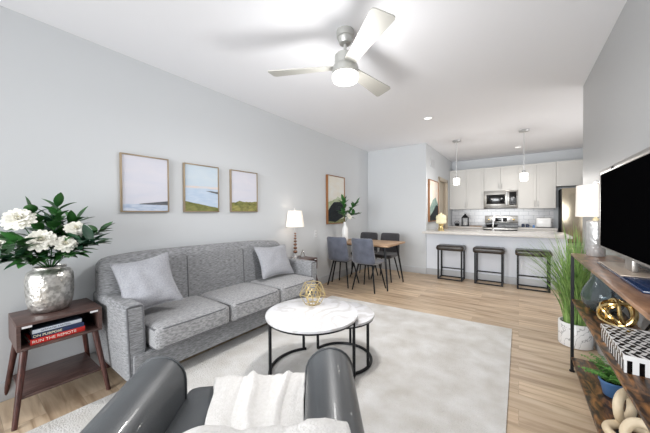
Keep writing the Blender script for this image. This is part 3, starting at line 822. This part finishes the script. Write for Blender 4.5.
# ------------------------------------------------------------------ ceiling fan
fc = Vector((-1.13, 1.87, 0))
t = thing('ceiling_fan', 'brushed silver three-blade ceiling fan with lit globe', 'ceiling fan', (fc.x, fc.y, HC))
MB().lathe([(.0, -.001), (.068, -.001), (.070, -.012), (.066, -.05), (.058, -.055), (.056, -.075), (.045, -.10), (.02, -.108)], n=36).build('canopy', 'fan', t)
MB().lathe([(.013, -.10), (.013, -.17), (.022, -.175), (.024, -.19)], n=16).build('downrod', 'fan', t)
MB().lathe([(.03, -.185), (.075, -.19), (.085, -.20), (.087, -.27), (.098, -.28), (.104, -.30), (.104, -.335), (.098, -.34)], n=44).build('motor_housing', 'fan', t)
MB().lathe([(.096, -.336), (.096, -.345)], n=44).build('trim_ring', 'black', t)
MB().lathe([(.100, -.345), (.106, -.35), (.107, -.372), (.095, -.395), (.06, -.408), (.001, -.412)], n=44, caps=False).build('globe_light', 'glow', t)
for k, ang in enumerate((-153, -37, 84)):
    a = math.radians(ang); R = Matrix.Rotation(a, 4, 'Z') @ Matrix.Translation((0, 0, -.285)) @ Matrix.Rotation(math.radians(-12), 4, 'X')
    b = MB()
    pl = [(.07, -.046), (.12, -.05), (.3, -.060), (.53, -.078), (.59, -.082), (.610, -.074), (.618, -.054), (.625, .054), (.62, .070), (.605, .078), (.3, .058), (.12, .048), (.07, .044)]
    b.prism(pl, -.004, .004, R); b.build('blade', 'blade', t, smooth=False)
fl = area('fan_downlight', (fc.x, fc.y, HC-.43), (0, 0, 0), .2, .2, 21, (1, .985, .965)); fl.data.shape = 'DISK'
point('fan_glow', (fc.x, fc.y, HC-.64), 17, (1, .985, .965), .1)

# ------------------------------------------------------------------ recessed lights and pendants
def can(loc, label, p):
    t = thing('recessed_light', label, 'ceiling light', (loc[0], loc[1], HC), 0, 'recessed ceiling lights')
    MB().lathe([(.075, -.0005), (.078, -.006), (.06, -.008), (.056, -.003)], n=32, caps=False).build('trim_ring', 'plate', t)
    MB().lathe([(.058, -.0045), (.001, -.0046)], n=32, caps=False).build('lens', 'glow', t)
    spot('recessed_light_beam', (loc[0], loc[1], HC-.02), p, 140)
can((-1.139, 4.323), 'round recessed ceiling light nearest the ceiling fan', 75)
can((-.021, 7.46), 'round recessed ceiling light deep in the kitchen', 42)
def pendant(loc, label):
    t = thing('pendant_light', label, 'pendant light', (loc[0], loc[1], HC), 0, 'pendants over the peninsula')
    MB().lathe([(.075, -.001), (.078, -.012), (.07, -.03), (.02, -.034)], n=28).build('canopy', 'nickel', t)
    MB().lathe([(.006, -.03), (.006, -.72)], n=10).build('rod', 'nickel', t)
    MB().lathe([(.012, -.71), (.03, -.72), (.032, -.755), (.05, -.758)], n=20).build('socket_cap', 'nickel', t)
    MB().lathe([(.050, -.758), (.06, -.765), (.064, -.78), (.058, -.885), (.052, -.895), (.001, -.896)], n=28, caps=False).build('glass_shade', 'glow', t)
    point('pendant_bulb', (loc[0], loc[1], HC-.96), 11, (1, .97, .93), .05)
pendant((-1.03, 6.02), 'left pendant light with small white glass shade over the peninsula')
pendant((.07, 5.98), 'right pendant light with small white glass shade over the peninsula')

# ------------------------------------------------------------------ peninsula and stools
t = thing('peninsula', 'pale painted kitchen peninsula under the quartz counter', 'kitchen island', (-.45, 6.15, 0))
b = MB(); b.box((XK+.001+.45, -.30, 0), (1.09, .35, .868)); b.build('cabinet_body', 'pen', t, smooth=False)
b = MB(); b.box((XK+.001+.45, -.315, 0), (1.09, -.30, bh), .004); b.build('baseboard', 'trim', t)
b = MB(); b.box((XK+.001, 5.53, .87), (.665, 6.56, .91), .006)
o = tag(b.build('peninsula_countertop', 'quartz'), 'speckled light quartz countertop on the peninsula with overhang', 'countertop')
def stool(loc, label):
    t = thing('bar_stool', label, 'bar stool', loc, 0, 'bar stools at the peninsula')
    W, Dp = .205, .14
    MB().rbox((-.242, -.168, .556), (.242, .168, .650), .034, 12, lambda p, u: Vector((p.x, p.y, p.z+(.008*(1-u.y**2) if u.z > 0 else 0)))).build('seat', 'stool', t, ang=60)
    b = MB(); b.tube([(-.241, -.167, .604), (.241, -.167, .604), (.241, .167, .604), (-.241, .167, .604)], .004, 6, closed=True); b.build('seat_piping', 'stool', t)
    for sx in (-1, 1):
        for sy in (-1, 1): MB().box((sx*W-.0135, sy*Dp-.0135, 0), (sx*W+.0135, sy*Dp+.0135, .558)).build('leg', 'black', t, smooth=False)
    b = MB()
    for sy in (-1, 1): b.box((-W, sy*Dp-.0105, .002), (W, sy*Dp+.0105, .022))
    for sx in (-1, 1): b.box((sx*W-.0105, -Dp, .002), (sx*W+.0105, Dp, .022))
    b.build('floor_frame', 'black', t, smooth=False)
    MB().box((-W, Dp-.0105, .17), (W, Dp+.0105, .19)).build('footrest', 'black', t, smooth=False)
    return t
s0 = stool((-1.07, 5.69, 0), 'brown-topped black bar stool closest to the dining table')
dup(s0, (-.44, 5.69, 0), 0, 'brown-topped black bar stool in the middle of three')
dup(s0, (.19, 5.69, 0), 0, 'brown-topped black bar stool beside the tall potted grass')
# faucet + sink
t = thing('faucet', 'brushed gooseneck faucet on the peninsula in front of the range', 'faucet', (-.42, 6.34, .91))
MB().lathe([(.028, 0), (.028, .01), (.018, .014), (.016, .06)], n=16).build('base', 'nickel', t)
MB().tube([(0, 0, .05), (0, 0, .25)]+[(.075-.075*math.cos(a*PI/8), 0, .25+.075*math.sin(a*PI/8)) for a in range(1, 8)]+[(.15, 0, .25), (.152, 0, .19)], .009, 10).build('spout', 'nickel', t)
MB().tube([(0, -.015, .05), (0, -.075, .09)], .007, 8).build('handle', 'nickel', t)
# decorative lantern candle holder at the left of the peninsula
t = thing('candle_holder', 'cream ribbed jar on a gold pedestal at left end of the peninsula', 'candle holder', (-1.32, 6.0, .91)); t.scale = (1.2, 1.2, 1.2)
MB().lathe([(.055, 0), (.05, .02), (.028, .07), (.03, .08), (.045, .115), (.05, .12)], n=24).build('pedestal', 'gold', t)
MB().lathe([(.07, .121), (.082, .13), (.086, .16), (.080, .19), (.086, .22), (.080, .25), (.07, .265)], n=28).build('jar', 'petalc', t)
MB().lathe([(.05, .266), (.05, .28), (.015, .285), (.012, .31), (.002, .312)], n=20).build('lid', 'petalc', t)

# ------------------------------------------------------------------ kitchen back run
def shaker(b, x0, x1, z0, z1, y):
    b.box((x0+.002, y-.018, z0+.002), (x1-.002, y, z1-.002), .002)
    f = .055
    for (a, c, d, e) in ((x0+.002, x1-.002, z0+.002, z0+f), (x0+.002, x1-.002, z1-f, z1-.002), (x0+.002, x0+f, z0+f, z1-f), (x1-f, x1-.002, z0+f, z1-f)):
        b.box((a, y-.026, d), (c, y-.018, e), .001)
def cabinet(name, label, x0, x1, z0, z1, yf, doors, handle='bottom', yb=YK-.001, cat='cabinet', group='white upper cabinets'):
    t = thing(name, label, cat, ((x0+x1)/2, yf, z0), 0, group); c = (x0+x1)/2; W = x1-x0
    MB().box((-W/2+.001, 0, 0), (W/2-.001, yb-yf, z1-z0)).build('body', 'white', t, smooth=False)
    for k in range(doors):
        a = -W/2+W*k/doors; e = a+W/doors
        b = MB(); shaker(b, a, e, 0, z1-z0, 0); d = b.build('door', 'white', t, smooth=False)
        hx = (e-.03) if (doors == 2 and k == 0) or doors == 1 else (a+.03)
        hz = .05 if handle == 'bottom' else z1-z0-.19
        b = MB(); b.tube([(hx, -.026, hz), (hx, -.055, hz), (hx, -.055, hz+.13), (hx, -.026, hz+.13)], .006, 8); b.build('handle', 'nickel', d)
    return t
YU = 8.2
cabinet('upper_cabinet', 'white two-door upper cabinet at the left kitchen corner', -1.575, -.746, 1.37, 2.44, YU, 2)
cabinet('upper_cabinet', 'short white two-door upper cabinet above the microwave', -.745, -.021, 1.83, 2.44, YU, 2)
cabinet('upper_cabinet', 'white two-door upper cabinet between microwave and fridge', -.020, .692, 1.37, 2.44, YU, 2)
cabinet('upper_cabinet', 'white two-door cabinet above the refrigerator', .694, 1.62, 1.87, 2.44, YU, 2)
cabinet('base_cabinet', 'white base cabinet left of the range', -1.57, -.748, .0, .868, 7.95, 2, 'top', group='white base cabinets')
cabinet('base_cabinet', 'white base cabinet right of the range', -.016, .692, .0, .868, 7.95, 2, 'top', group='white base cabinets')
tag(MB().box((XK+.002, 7.92, .87), (-.748, YK-.013, .91), .004).build('back_countertop', 'quartz'), 'quartz back countertop left of the range', 'countertop')
tag(MB().box((-.016, 7.92, .87), (.70, YK-.013, .91), .004).build('back_countertop', 'quartz'), 'quartz back countertop between range and fridge', 'countertop')
# microwave
t = thing('microwave', 'stainless over-range microwave with dark window', 'microwave', (-.383, 8.14, 1.39))
MB().box((-.358, 0, 0), (.358, .40, .435), .004).build('body', 'steel', t)
d = MB().box((-.355, -.025, .035), (.16, -.001, .43), .004).build('door', 'steel', t)
MB().box((-.30, -.028, .10), (.10, -.0245, .34), .01).build('window', 'blackp', d)
MB().tube([(.135, -.025, .06), (.135, -.055, .07), (.135, -.055, .39), (.135, -.025, .40)], .010, 10).build('handle', 'nickel', d)
MB().box((.165, -.025, .035), (.355, -.001, .43), .004).build('control_panel', 'steel', t)
b = MB(); b.box((.185, -.028, .07), (.335, -.024, .40), .006); cp = b.build('keypad', 'blackp', t)
b = MB()
for i in range(4):
    for j in range(3): b.box((.20+j*.043, -.0295, .10+i*.04), (.23+j*.043, -.0278, .125+i*.04))
b.build('key', 'dkkey', cp)
MB().box((-.35, .01, -.012), (.35, .35, -.0005)).build('underside_grille', 'dkgap', t)
# range
t = thing('range', 'stainless range with two large knobs on its back panel', 'oven', (-.382, 7.90, 0))
MB().box((-.36, .02, .01), (.36, .62, .90), .004).build('body', 'steel', t)
MB().box((-.36, .0, .90), (.36, .60, .915), .003).build('cooktop', 'blackp', t)
MB().box((-.36, .54, .9155), (.36, .635, 1.0)).build('rear_panel_lower', 'blackp', t)
b = MB(); b.box((-.362, .52, 1.0), (.362, .638, 1.19), .012); bg = b.build('backguard', 'steel', t)
MB().box((-.13, .515, 1.04), (.13, .5205, 1.14), .003).build('display', 'blackp', bg)
for x in (-.275, -.20, .20, .275):
    MB().lathe([(.026, 0), (.024, .02), (.018, .024)], (x, .520, 1.09), 18, axis=Matrix.Rotation(PI/2, 3, 'X')).build('knob', 'gold' if abs(x) > .25 else 'nickel', bg)
d = MB().box((-.35, -.01, .2), (.35, .019, .86), .004).build('oven_door', 'blackp', t)
MB().tube([(-.3, -.01, .80), (-.3, -.05, .80), (.3, -.05, .80), (.3, -.01, .80)], .011, 10).build('handle', 'nickel', d)
# dark cookware on range
t = thing('frying_pan', 'black pan on the left of the cooktop', 'pan', (-.58, 8.12, .916))
MB().lathe([(.10, 0), (.125, .045), (.119, .045), (.096, .005)], n=28).build('pan_body', 'black', t)
MB().tube([(-.02, -.12, .035), (-.03, -.26, .055)], .011, 8).build('handle', 'black', t)
# fridge
t = thing('refrigerator', 'stainless refrigerator with vertical bar handles beside upper cabinets', 'refrigerator', (1.20, 7.86, 0))
MB().box((-.435, .05, .012), (.40, .66, 1.80), .006).build('body', 'dkgap', t)
for i, (a, e) in enumerate(((-.435, -.018), (-.014, .40))):
    d = MB().box((a, 0, .62), (e, .048, 1.80), .012).build('door', 'sage', t)
    hx = e-.04 if i == 0 else a+.04
    MB().tube([(hx, 0, .75), (hx, -.05, .77), (hx, -.05, 1.6), (hx, 0, 1.62)], .012, 10).build('handle', 'nickel', d)
d = MB().box((-.435, 0, .03), (.40, .048, .61), .012).build('freezer_drawer', 'sage', t)
MB().tube([(-.35, 0, .55), (-.35, -.05, .55), (.32, -.05, .55), (.32, 0, .55)], .012, 10).build('handle', 'nickel', d)
# items on back counter
t = thing('lantern', 'black metal lantern on the left back counter', 'lantern', (-1.19, 8.22, .911))
MB().box((-.085, -.085, 0), (.085, .085, .02), .003).build('base', 'black', t)
b = MB()
for sx in (-1, 1):
    for sy in (-1, 1): b.box((sx*.072-.008, sy*.072-.008, .02), (sx*.072+.008, sy*.072+.008, .22))
b.box((-.08, -.08, .22), (.08, .08, .235)); b.build('frame', 'black', t, smooth=False)
MB().lathe([(.118, .235), (.10, .25), (.045, .30), (.03, .31), (.03, .33), (.005, .34)], n=4, axis=Matrix.Rotation(PI/4, 3, 'Z')).build('roof', 'black', t, smooth=False)
MB().tube([(.03*math.cos(a*PI/8), 0, .335+.03*math.sin(a*PI/8)) for a in range(9)], .004, 6).build('ring', 'black', t)
MB().lathe([(.028, .021), (.028, .11)], n=20).build('candle', 'ceramic', t)
t = thing('teapot', 'small black rounded kettle left of the lantern', 'kettle', (-1.40, 8.25, .911))
MB().lathe([(.04, 0), (.055, .02), (.058, .05), (.04, .075), (.012, .08), (.01, .095)], n=24).build('body', 'black', t)
MB().tube([(.06*math.cos(a*PI/10), 0, .06+.075*math.sin(a*PI/10)) for a in range(11)], .006, 8).build('handle', 'black', t)
t = thing('serving_board', 'long wooden serving board lying beside the lantern', 'board', (-.92, 8.15, .911))
MB().box((-.15, -.07, 0), (.13, .07, .02), .008).build('board', 'oak', t)
t = thing('fruit_basket', 'wire basket holding small blue jars right of the range', 'basket', (.125, 8.22, .911))
b = MB()
for zz, rr in ((.004, .07), (.06, .095)): b.tube([(rr*math.cos(a*PI/16), rr*math.sin(a*PI/16), zz) for a in range(32)], .003, 6, closed=True)
for a in range(12): b.tube([(.07*math.cos(a*PI/6), .07*math.sin(a*PI/6), .004), (.095*math.cos(a*PI/6), .095*math.sin(a*PI/6), .06)], .002, 5)
b.build('basket', 'nickel', t)
MB().tube([(.095*math.cos(a*PI/12), 0, .06+.12*math.sin(a*PI/12)) for a in range(13)], .003, 6).build('handle', 'nickel', t)
for i, (x, y) in enumerate(((.08, 8.2), (.165, 8.2))):
    b = MB(); b.lathe([(.03, 0), (.034, .01), (.034, .06), (.024, .07), (.02, .075)], n=18)
    tag(b.build('blue_jar', 'navygloss', loc=(x, y, .918)), ('left small dark blue jar in the wire basket', 'right small dark blue jar in the wire basket')[i], 'jar')
b = MB(); b.lathe([(.02, 0), (.024, .01), (.02, .05), (.014, .06)], n=16); tag(b.build('blue_cup', 'bluepot', loc=(.285, 8.12, .911)), 'tiny blue cup beside the wire basket', 'cup')
t = thing('toaster', 'white two-slot toaster on the counter by the refrigerator', 'toaster', (.47, 8.2, .911))
MB().rbox((-.145, -.08, .012), (.145, .08, .235), .03, 10).build('body', 'ceramic', t, ang=60)
MB().box((-.12, -.085, .03), (.12, -.079, .19), .006).build('front_panel', 'ceramic', t)
b = MB()
for y in (-.03, .03): b.box((-.11, y-.012, .234), (.11, y+.012, .2365))
b.build('slot', 'dkgap', t, smooth=False)
MB().box((.145, -.015, .12), (.16, .015, .135), .003).build('lever', 'black', t)
MB().box((-.13, -.07, 0), (.13, .07, .013)).build('base', 'dkgap', t)

# ------------------------------------------------------------------ console table
CX0, CX1, CY0, CY1 = .340, .592, .15, 2.93
t = thing('console_table', 'long three-tier rustic wood console table with black metal frame', 'console table', ((CX0+CX1)/2, (CY0+CY1)/2, 0))
co = Vector(t.location)
def cpart(mb, name, m, smooth=True):
    for v in mb.bm.verts: v.co -= co
    return mb.build(name, m, t, smooth=smooth)
cpart(MB().box((CX0, CY0, .937), (CX1, CY1, .955), .002), 'tabletop', 'rustic')
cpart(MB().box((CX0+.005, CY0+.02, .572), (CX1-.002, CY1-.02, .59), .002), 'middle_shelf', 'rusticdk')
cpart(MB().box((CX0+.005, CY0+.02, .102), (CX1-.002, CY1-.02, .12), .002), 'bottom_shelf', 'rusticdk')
for x in (CX0+.010, CX1-.010):
    for y in (CY0+.010, CY1-.010):
        cpart(MB().box((x-.010, y-.010, .012), (x+.010, y+.010, .937)), 'leg', 'black', False)
        cpart(MB().lathe([(.018, 0), (.018, .008), (.008, .012)], (x, y, 0), 14), 'leveling_foot', 'black')
b = MB()
for y in (CY0+.010, CY1-.010):
    for z in (.927, .562, .092): b.box((CX0+.02, y-.009, z-.010), (CX1-.02, y+.009, z+.010))
cpart(b, 'end_rail', 'black', False)
b = MB()
b.tube([(CX1-.010, CY1-.02, .12), (CX1-.010, 1.9, .92)], .006, 6)
b.tube([(CX1-.010, CY1-.02, .92), (CX1-.010, 1.9, .12)], .006, 6)
cpart(b, 'cross_brace', 'black')
# TV
tv = thing('television', 'large black flat-screen television with silver bezel on the console', 'television', (.482, 2.085, .9555))
TW = .60
b = MB(); b.box((-.012, -TW, .090), (.022, TW, .61), .006); b.build('back_shell', 'blackp', tv)
b = MB()
z0, z1, q = .084, .616, .022
b.box((-.020, -TW-.01, z0), (.012, -TW+.006, z1), .003); b.box((-.020, TW-.006, z0), (.012, TW+.012, z1), .003)
b.box((-.020, -TW, z1-.030), (.012, TW, z1), .003); b.box((-.020, -TW, z0), (.012, TW, z0+.012), .003)
b.build('bezel', 'tvsilver', tv)
MB().box((-.016, -TW+.006, z0+.012), (-.0125, TW-.006, z1-.03)).build('screen', 'screen', tv, smooth=False)
text_mesh('VIZIO', .020, 'logo', 'black', tv, Matrix.Translation((-.0206, .28, z1-.015)) @ Matrix(((0, 0, -1, 0), (-1, 0, 0, 0), (0, 1, 0, 0), (0, 0, 0, 1))))
MB().box((-.008, -.03, .019), (.016, .09, .092), .004).build('neck', 'tvsilver', tv)
b = MB(); b.box((-.075, -.45, 0.0), (.075, .34, .012), .003); b.build('base_plate', 'navygloss', tv)  # navy colour paints in a window reflection on the glossy plate
MB().box((-.072, -.14, .0125), (.060, .33, .018), .002).build('base_cover', 'tvbase', tv)
# console lamp
t = thing('table_lamp', 'hammered silver cylinder lamp with white drum shade on the console', 'lamp', (.468, 2.832, .9555))
MB().lathe([(.05, 0), (.053, .005), (.054, .25), (.05, .262), (.02, .266)], n=36).build('base', 'hammerlamp', t, ang=50)
MB().lathe([(.018, .266), (.018, .28), (.008, .285), (.008, .50)], n=14).build('neck', 'petalc', t)
b = MB(); b.lathe([(.1135, .295), (.1095, .53)], n=44, caps=False); b.lathe([(.111, .295), (.107, .53)], n=44, caps=False); b.build('lamp_shade', 'shade2', t)
b = MB()
for k in range(3): b.tube([(0, 0, .50), (.1075*math.cos(k*2.1+.3), .1075*math.sin(k*2.1+.3), .52)], .002, 5)
b.build('shade_spider', 'nickel', t)
MB().lathe([(.003, .50), (.004, .535), (.018, .54), (.018, .548), (.008, .56), (.002, .565)], n=14).build('finial', 'ceramic', t)
point('console_lamp_light', (.468, 2.832, 1.38), .35, (1, .9, .8), .03)
# smoky glass vase
b = MB(); b.lathe([(.05, 0), (.085, .015), (.108, .06), (.112, .10), (.10, .15), (.075, .20), (.055, .235), (.05, .26), (.047, .26), (.052, .233), (.072, .197), (.097, .15), (.109, .10), (.105, .062), (.083, .02), (.04, .008)], n=40)
tag(b.build('glass_vase', 'smoke', loc=(.475, 2.66, .5905), ang=60), 'round smoky glass vase on the console middle shelf', 'vase')
# gold knot
b = MB(); c = Vector((.475, 2.31, .5905+.0905))
for k, (ax, sc) in enumerate((((1, .2, .3), 1), ((.1, 1, .4), .98), ((.5, -.7, .6), .96), ((-.6, -.4, .8), 1.0), ((.8, .5, -.4), .93))):
    n_ = Vector(ax).normalized(); u = n_.orthogonal().normalized(); v = n_.cross(u)
    b.tube([(u*math.cos(a*PI/18)+v*math.sin(a*PI/18))*.080*sc+n_*.018*math.sin(a*PI/9+k) for a in range(36)], .0095, 8, closed=True)
tag(b.build('gold_knot', 'gold', loc=c), 'polished gold knot sculpture on the console middle shelf', 'sculpture')
# striped box
t = thing('decorative_box', 'black and white striped box with diamond-patterned lid on middle shelf', 'box', (.470, 1.90, .5905))
BX, BY = .098, .20; HB = .055
b = MB(); b.box((-BX, -BY, 0), (BX, BY, HB)); b.build('box_body', 'ceramic', t, smooth=False)
b = MB()
for k in range(10):
    y = -BY+.01+k*.0395
    b.box((-BX-.0008, y, .0), (-BX+.001, y+.018, HB))
for k in range(5):
    x = -BX+.008+k*.036
    b.box((x, BY-.001, 0), (x+.016, BY+.0008, HB)); b.box((x, -BY-.0008, 0), (x+.016, -BY+.001, HB))
b.build('stripe', 'blackp', t, smooth=False); 
MB().box((-BX-.003, -BY-.003, HB+.0005), (BX+.003, BY+.003, HB+.022), .001).build('lid', 'ceramic', t, smooth=False)
b = MB()
for i in range(11):
    for j in range(5):
        x = -BX+.004+j*.034+(.0 if i % 2 else .0); y = -BY+.002+i*.0355; 
        sk = .017 if i % 2 else -.017
        pts = [(x, y), (x+.016, y), (x+.016+sk*.9, y+.033), (x+sk*.9, y+.033)]
        pts = [(max(-BX-.002, min(BX+.002, a)), c_) for a, c_ in pts]
        b.prism(pts, HB+.0222, HB+.0232)
lp = b.build('lid_pattern', 'blackp', t, smooth=False)
b = MB()
for k in range(10):
    y = -BY+.01+k*.0395; b.box((-BX-.0038, y, HB+.001), (-BX-.0028, y+.018, HB+.0215))
b.build('lid_stripe', 'blackp', t, smooth=False)
# blue pot with fern on bottom shelf
t = thing('potted_fern', 'small green fern in a blue pot on the console bottom shelf', 'potted plant', (.485, 2.44, .1205))
MB().lathe([(.038, 0), (.045, .004), (.062, .085), (.067, .09), (.067, .10), (.06, .10), (.055, .075)], n=30).build('pot', 'bluepot', t, ang=50)
MB().lathe([(.001, .084), (.056, .084)], n=20, caps=False).build('soil', 'soil', t)
random.seed(9); b = MB(); b.norecalc = True
for k in range(46):
    a = random.uniform(0, 2*PI); out = random.uniform(.06, .17); hgt = random.uniform(.05, .17)
    if math.cos(a)*out > .10: out = .09
    p0 = Vector((random.uniform(-.03, .03), random.uniform(-.03, .03), .085)); d = Vector((math.cos(a)*out, math.sin(a)*out, hgt))
    pr = p0
    for i in range(1, 9):
        s = i/8; p = p0+Vector((d.x*s, d.y*s, d.z*(1.6*s-.75*s*s)))
        dd = (p-pr).normalized(); sd = dd.cross(Vector((0, 0, 1))).normalized()
        for sg in (-1, 1): leaf(b, p, sd*sg+dd*.5, .028*(1.15-s*.7), .014, droop=.3, n=3)
        pr = p
b.build('fronds', 'fern', t, ang=60)
# cream wooden chain
lk = []
t = thing('wooden_chain', 'chunky cream wooden chain links on the console bottom shelf', 'decoration', (.485, 2.075, .1205))
for (c, rot) in (((-.015, .055, .11), (84, 0, 62)), ((-.02, -.07, .030), (6, 0, 30)), ((.02, -.20, .09), (65, 20, -30))):
    R = Matrix.Translation(c) @ Euler([math.radians(x) for x in rot]).to_matrix().to_4x4()
    b = MB(); b.tube([R @ Vector((.09*math.copysign(abs(math.cos(a*PI/20))**.8, math.cos(a*PI/20)), .066*math.copysign(abs(math.sin(a*PI/20))**.8, math.sin(a*PI/20)), 0)) for a in range(40)], .021, 12, closed=True)
    b.build('chain_link', 'cream', t, ang=60)

# ------------------------------------------------------------------ potted grass
t = thing('potted_grass', 'tall bushy green grass plant in a white marbled pot', 'potted plant', (.445, 3.53, 0))
PR = .128
MB().lathe([(PR-.01, 0), (PR, .006), (PR, .22), (PR-.003, .224), (PR-.014, .224), (PR-.016, .19)], n=44).build('pot', 'marblepot', t, ang=50)
MB().lathe([(.001, .195), (PR-.015, .195)], n=24, caps=False).build('soil', 'soil', t)
random.seed(21); b = MB(); b.norecalc = True
for k in range(520):
    a = random.uniform(0, 2*PI); r0 = random.uniform(0, .085); a0 = random.uniform(0, 2*PI)
    Ls = random.uniform(.5, 1.12); out = random.uniform(.05, .66)*Ls
    p0 = Vector((r0*math.cos(a0), r0*math.sin(a0), .195)); dx, dy = math.cos(a)*out, math.sin(a)*out
    if dx > 0: dx *= .3
    if dy < -.3: dy *= .7
    sd = Vector((-math.sin(a), math.cos(a), 0))
    wd = random.uniform(.006, .015); n = 7; prev = None
    for i in range(n+1):
        s = i/n; p = p0+Vector((dx*s**1.7, dy*s**1.7, Ls*(s-.26*(out/Ls/.5)*s*s)*.98))
        p.x = min(p.x, .155)
        ww = wd*(1-s)**.6+.0005
        cur = (b.bm.verts.new(p-sd*ww/2), b.bm.verts.new(p+sd*ww/2))
        if prev: b.bm.faces.new((prev[0], prev[1], cur[1], cur[0]))
        prev = cur
tag(b.build('grass_blades', 'grass', t, ang=60), kind='stuff')
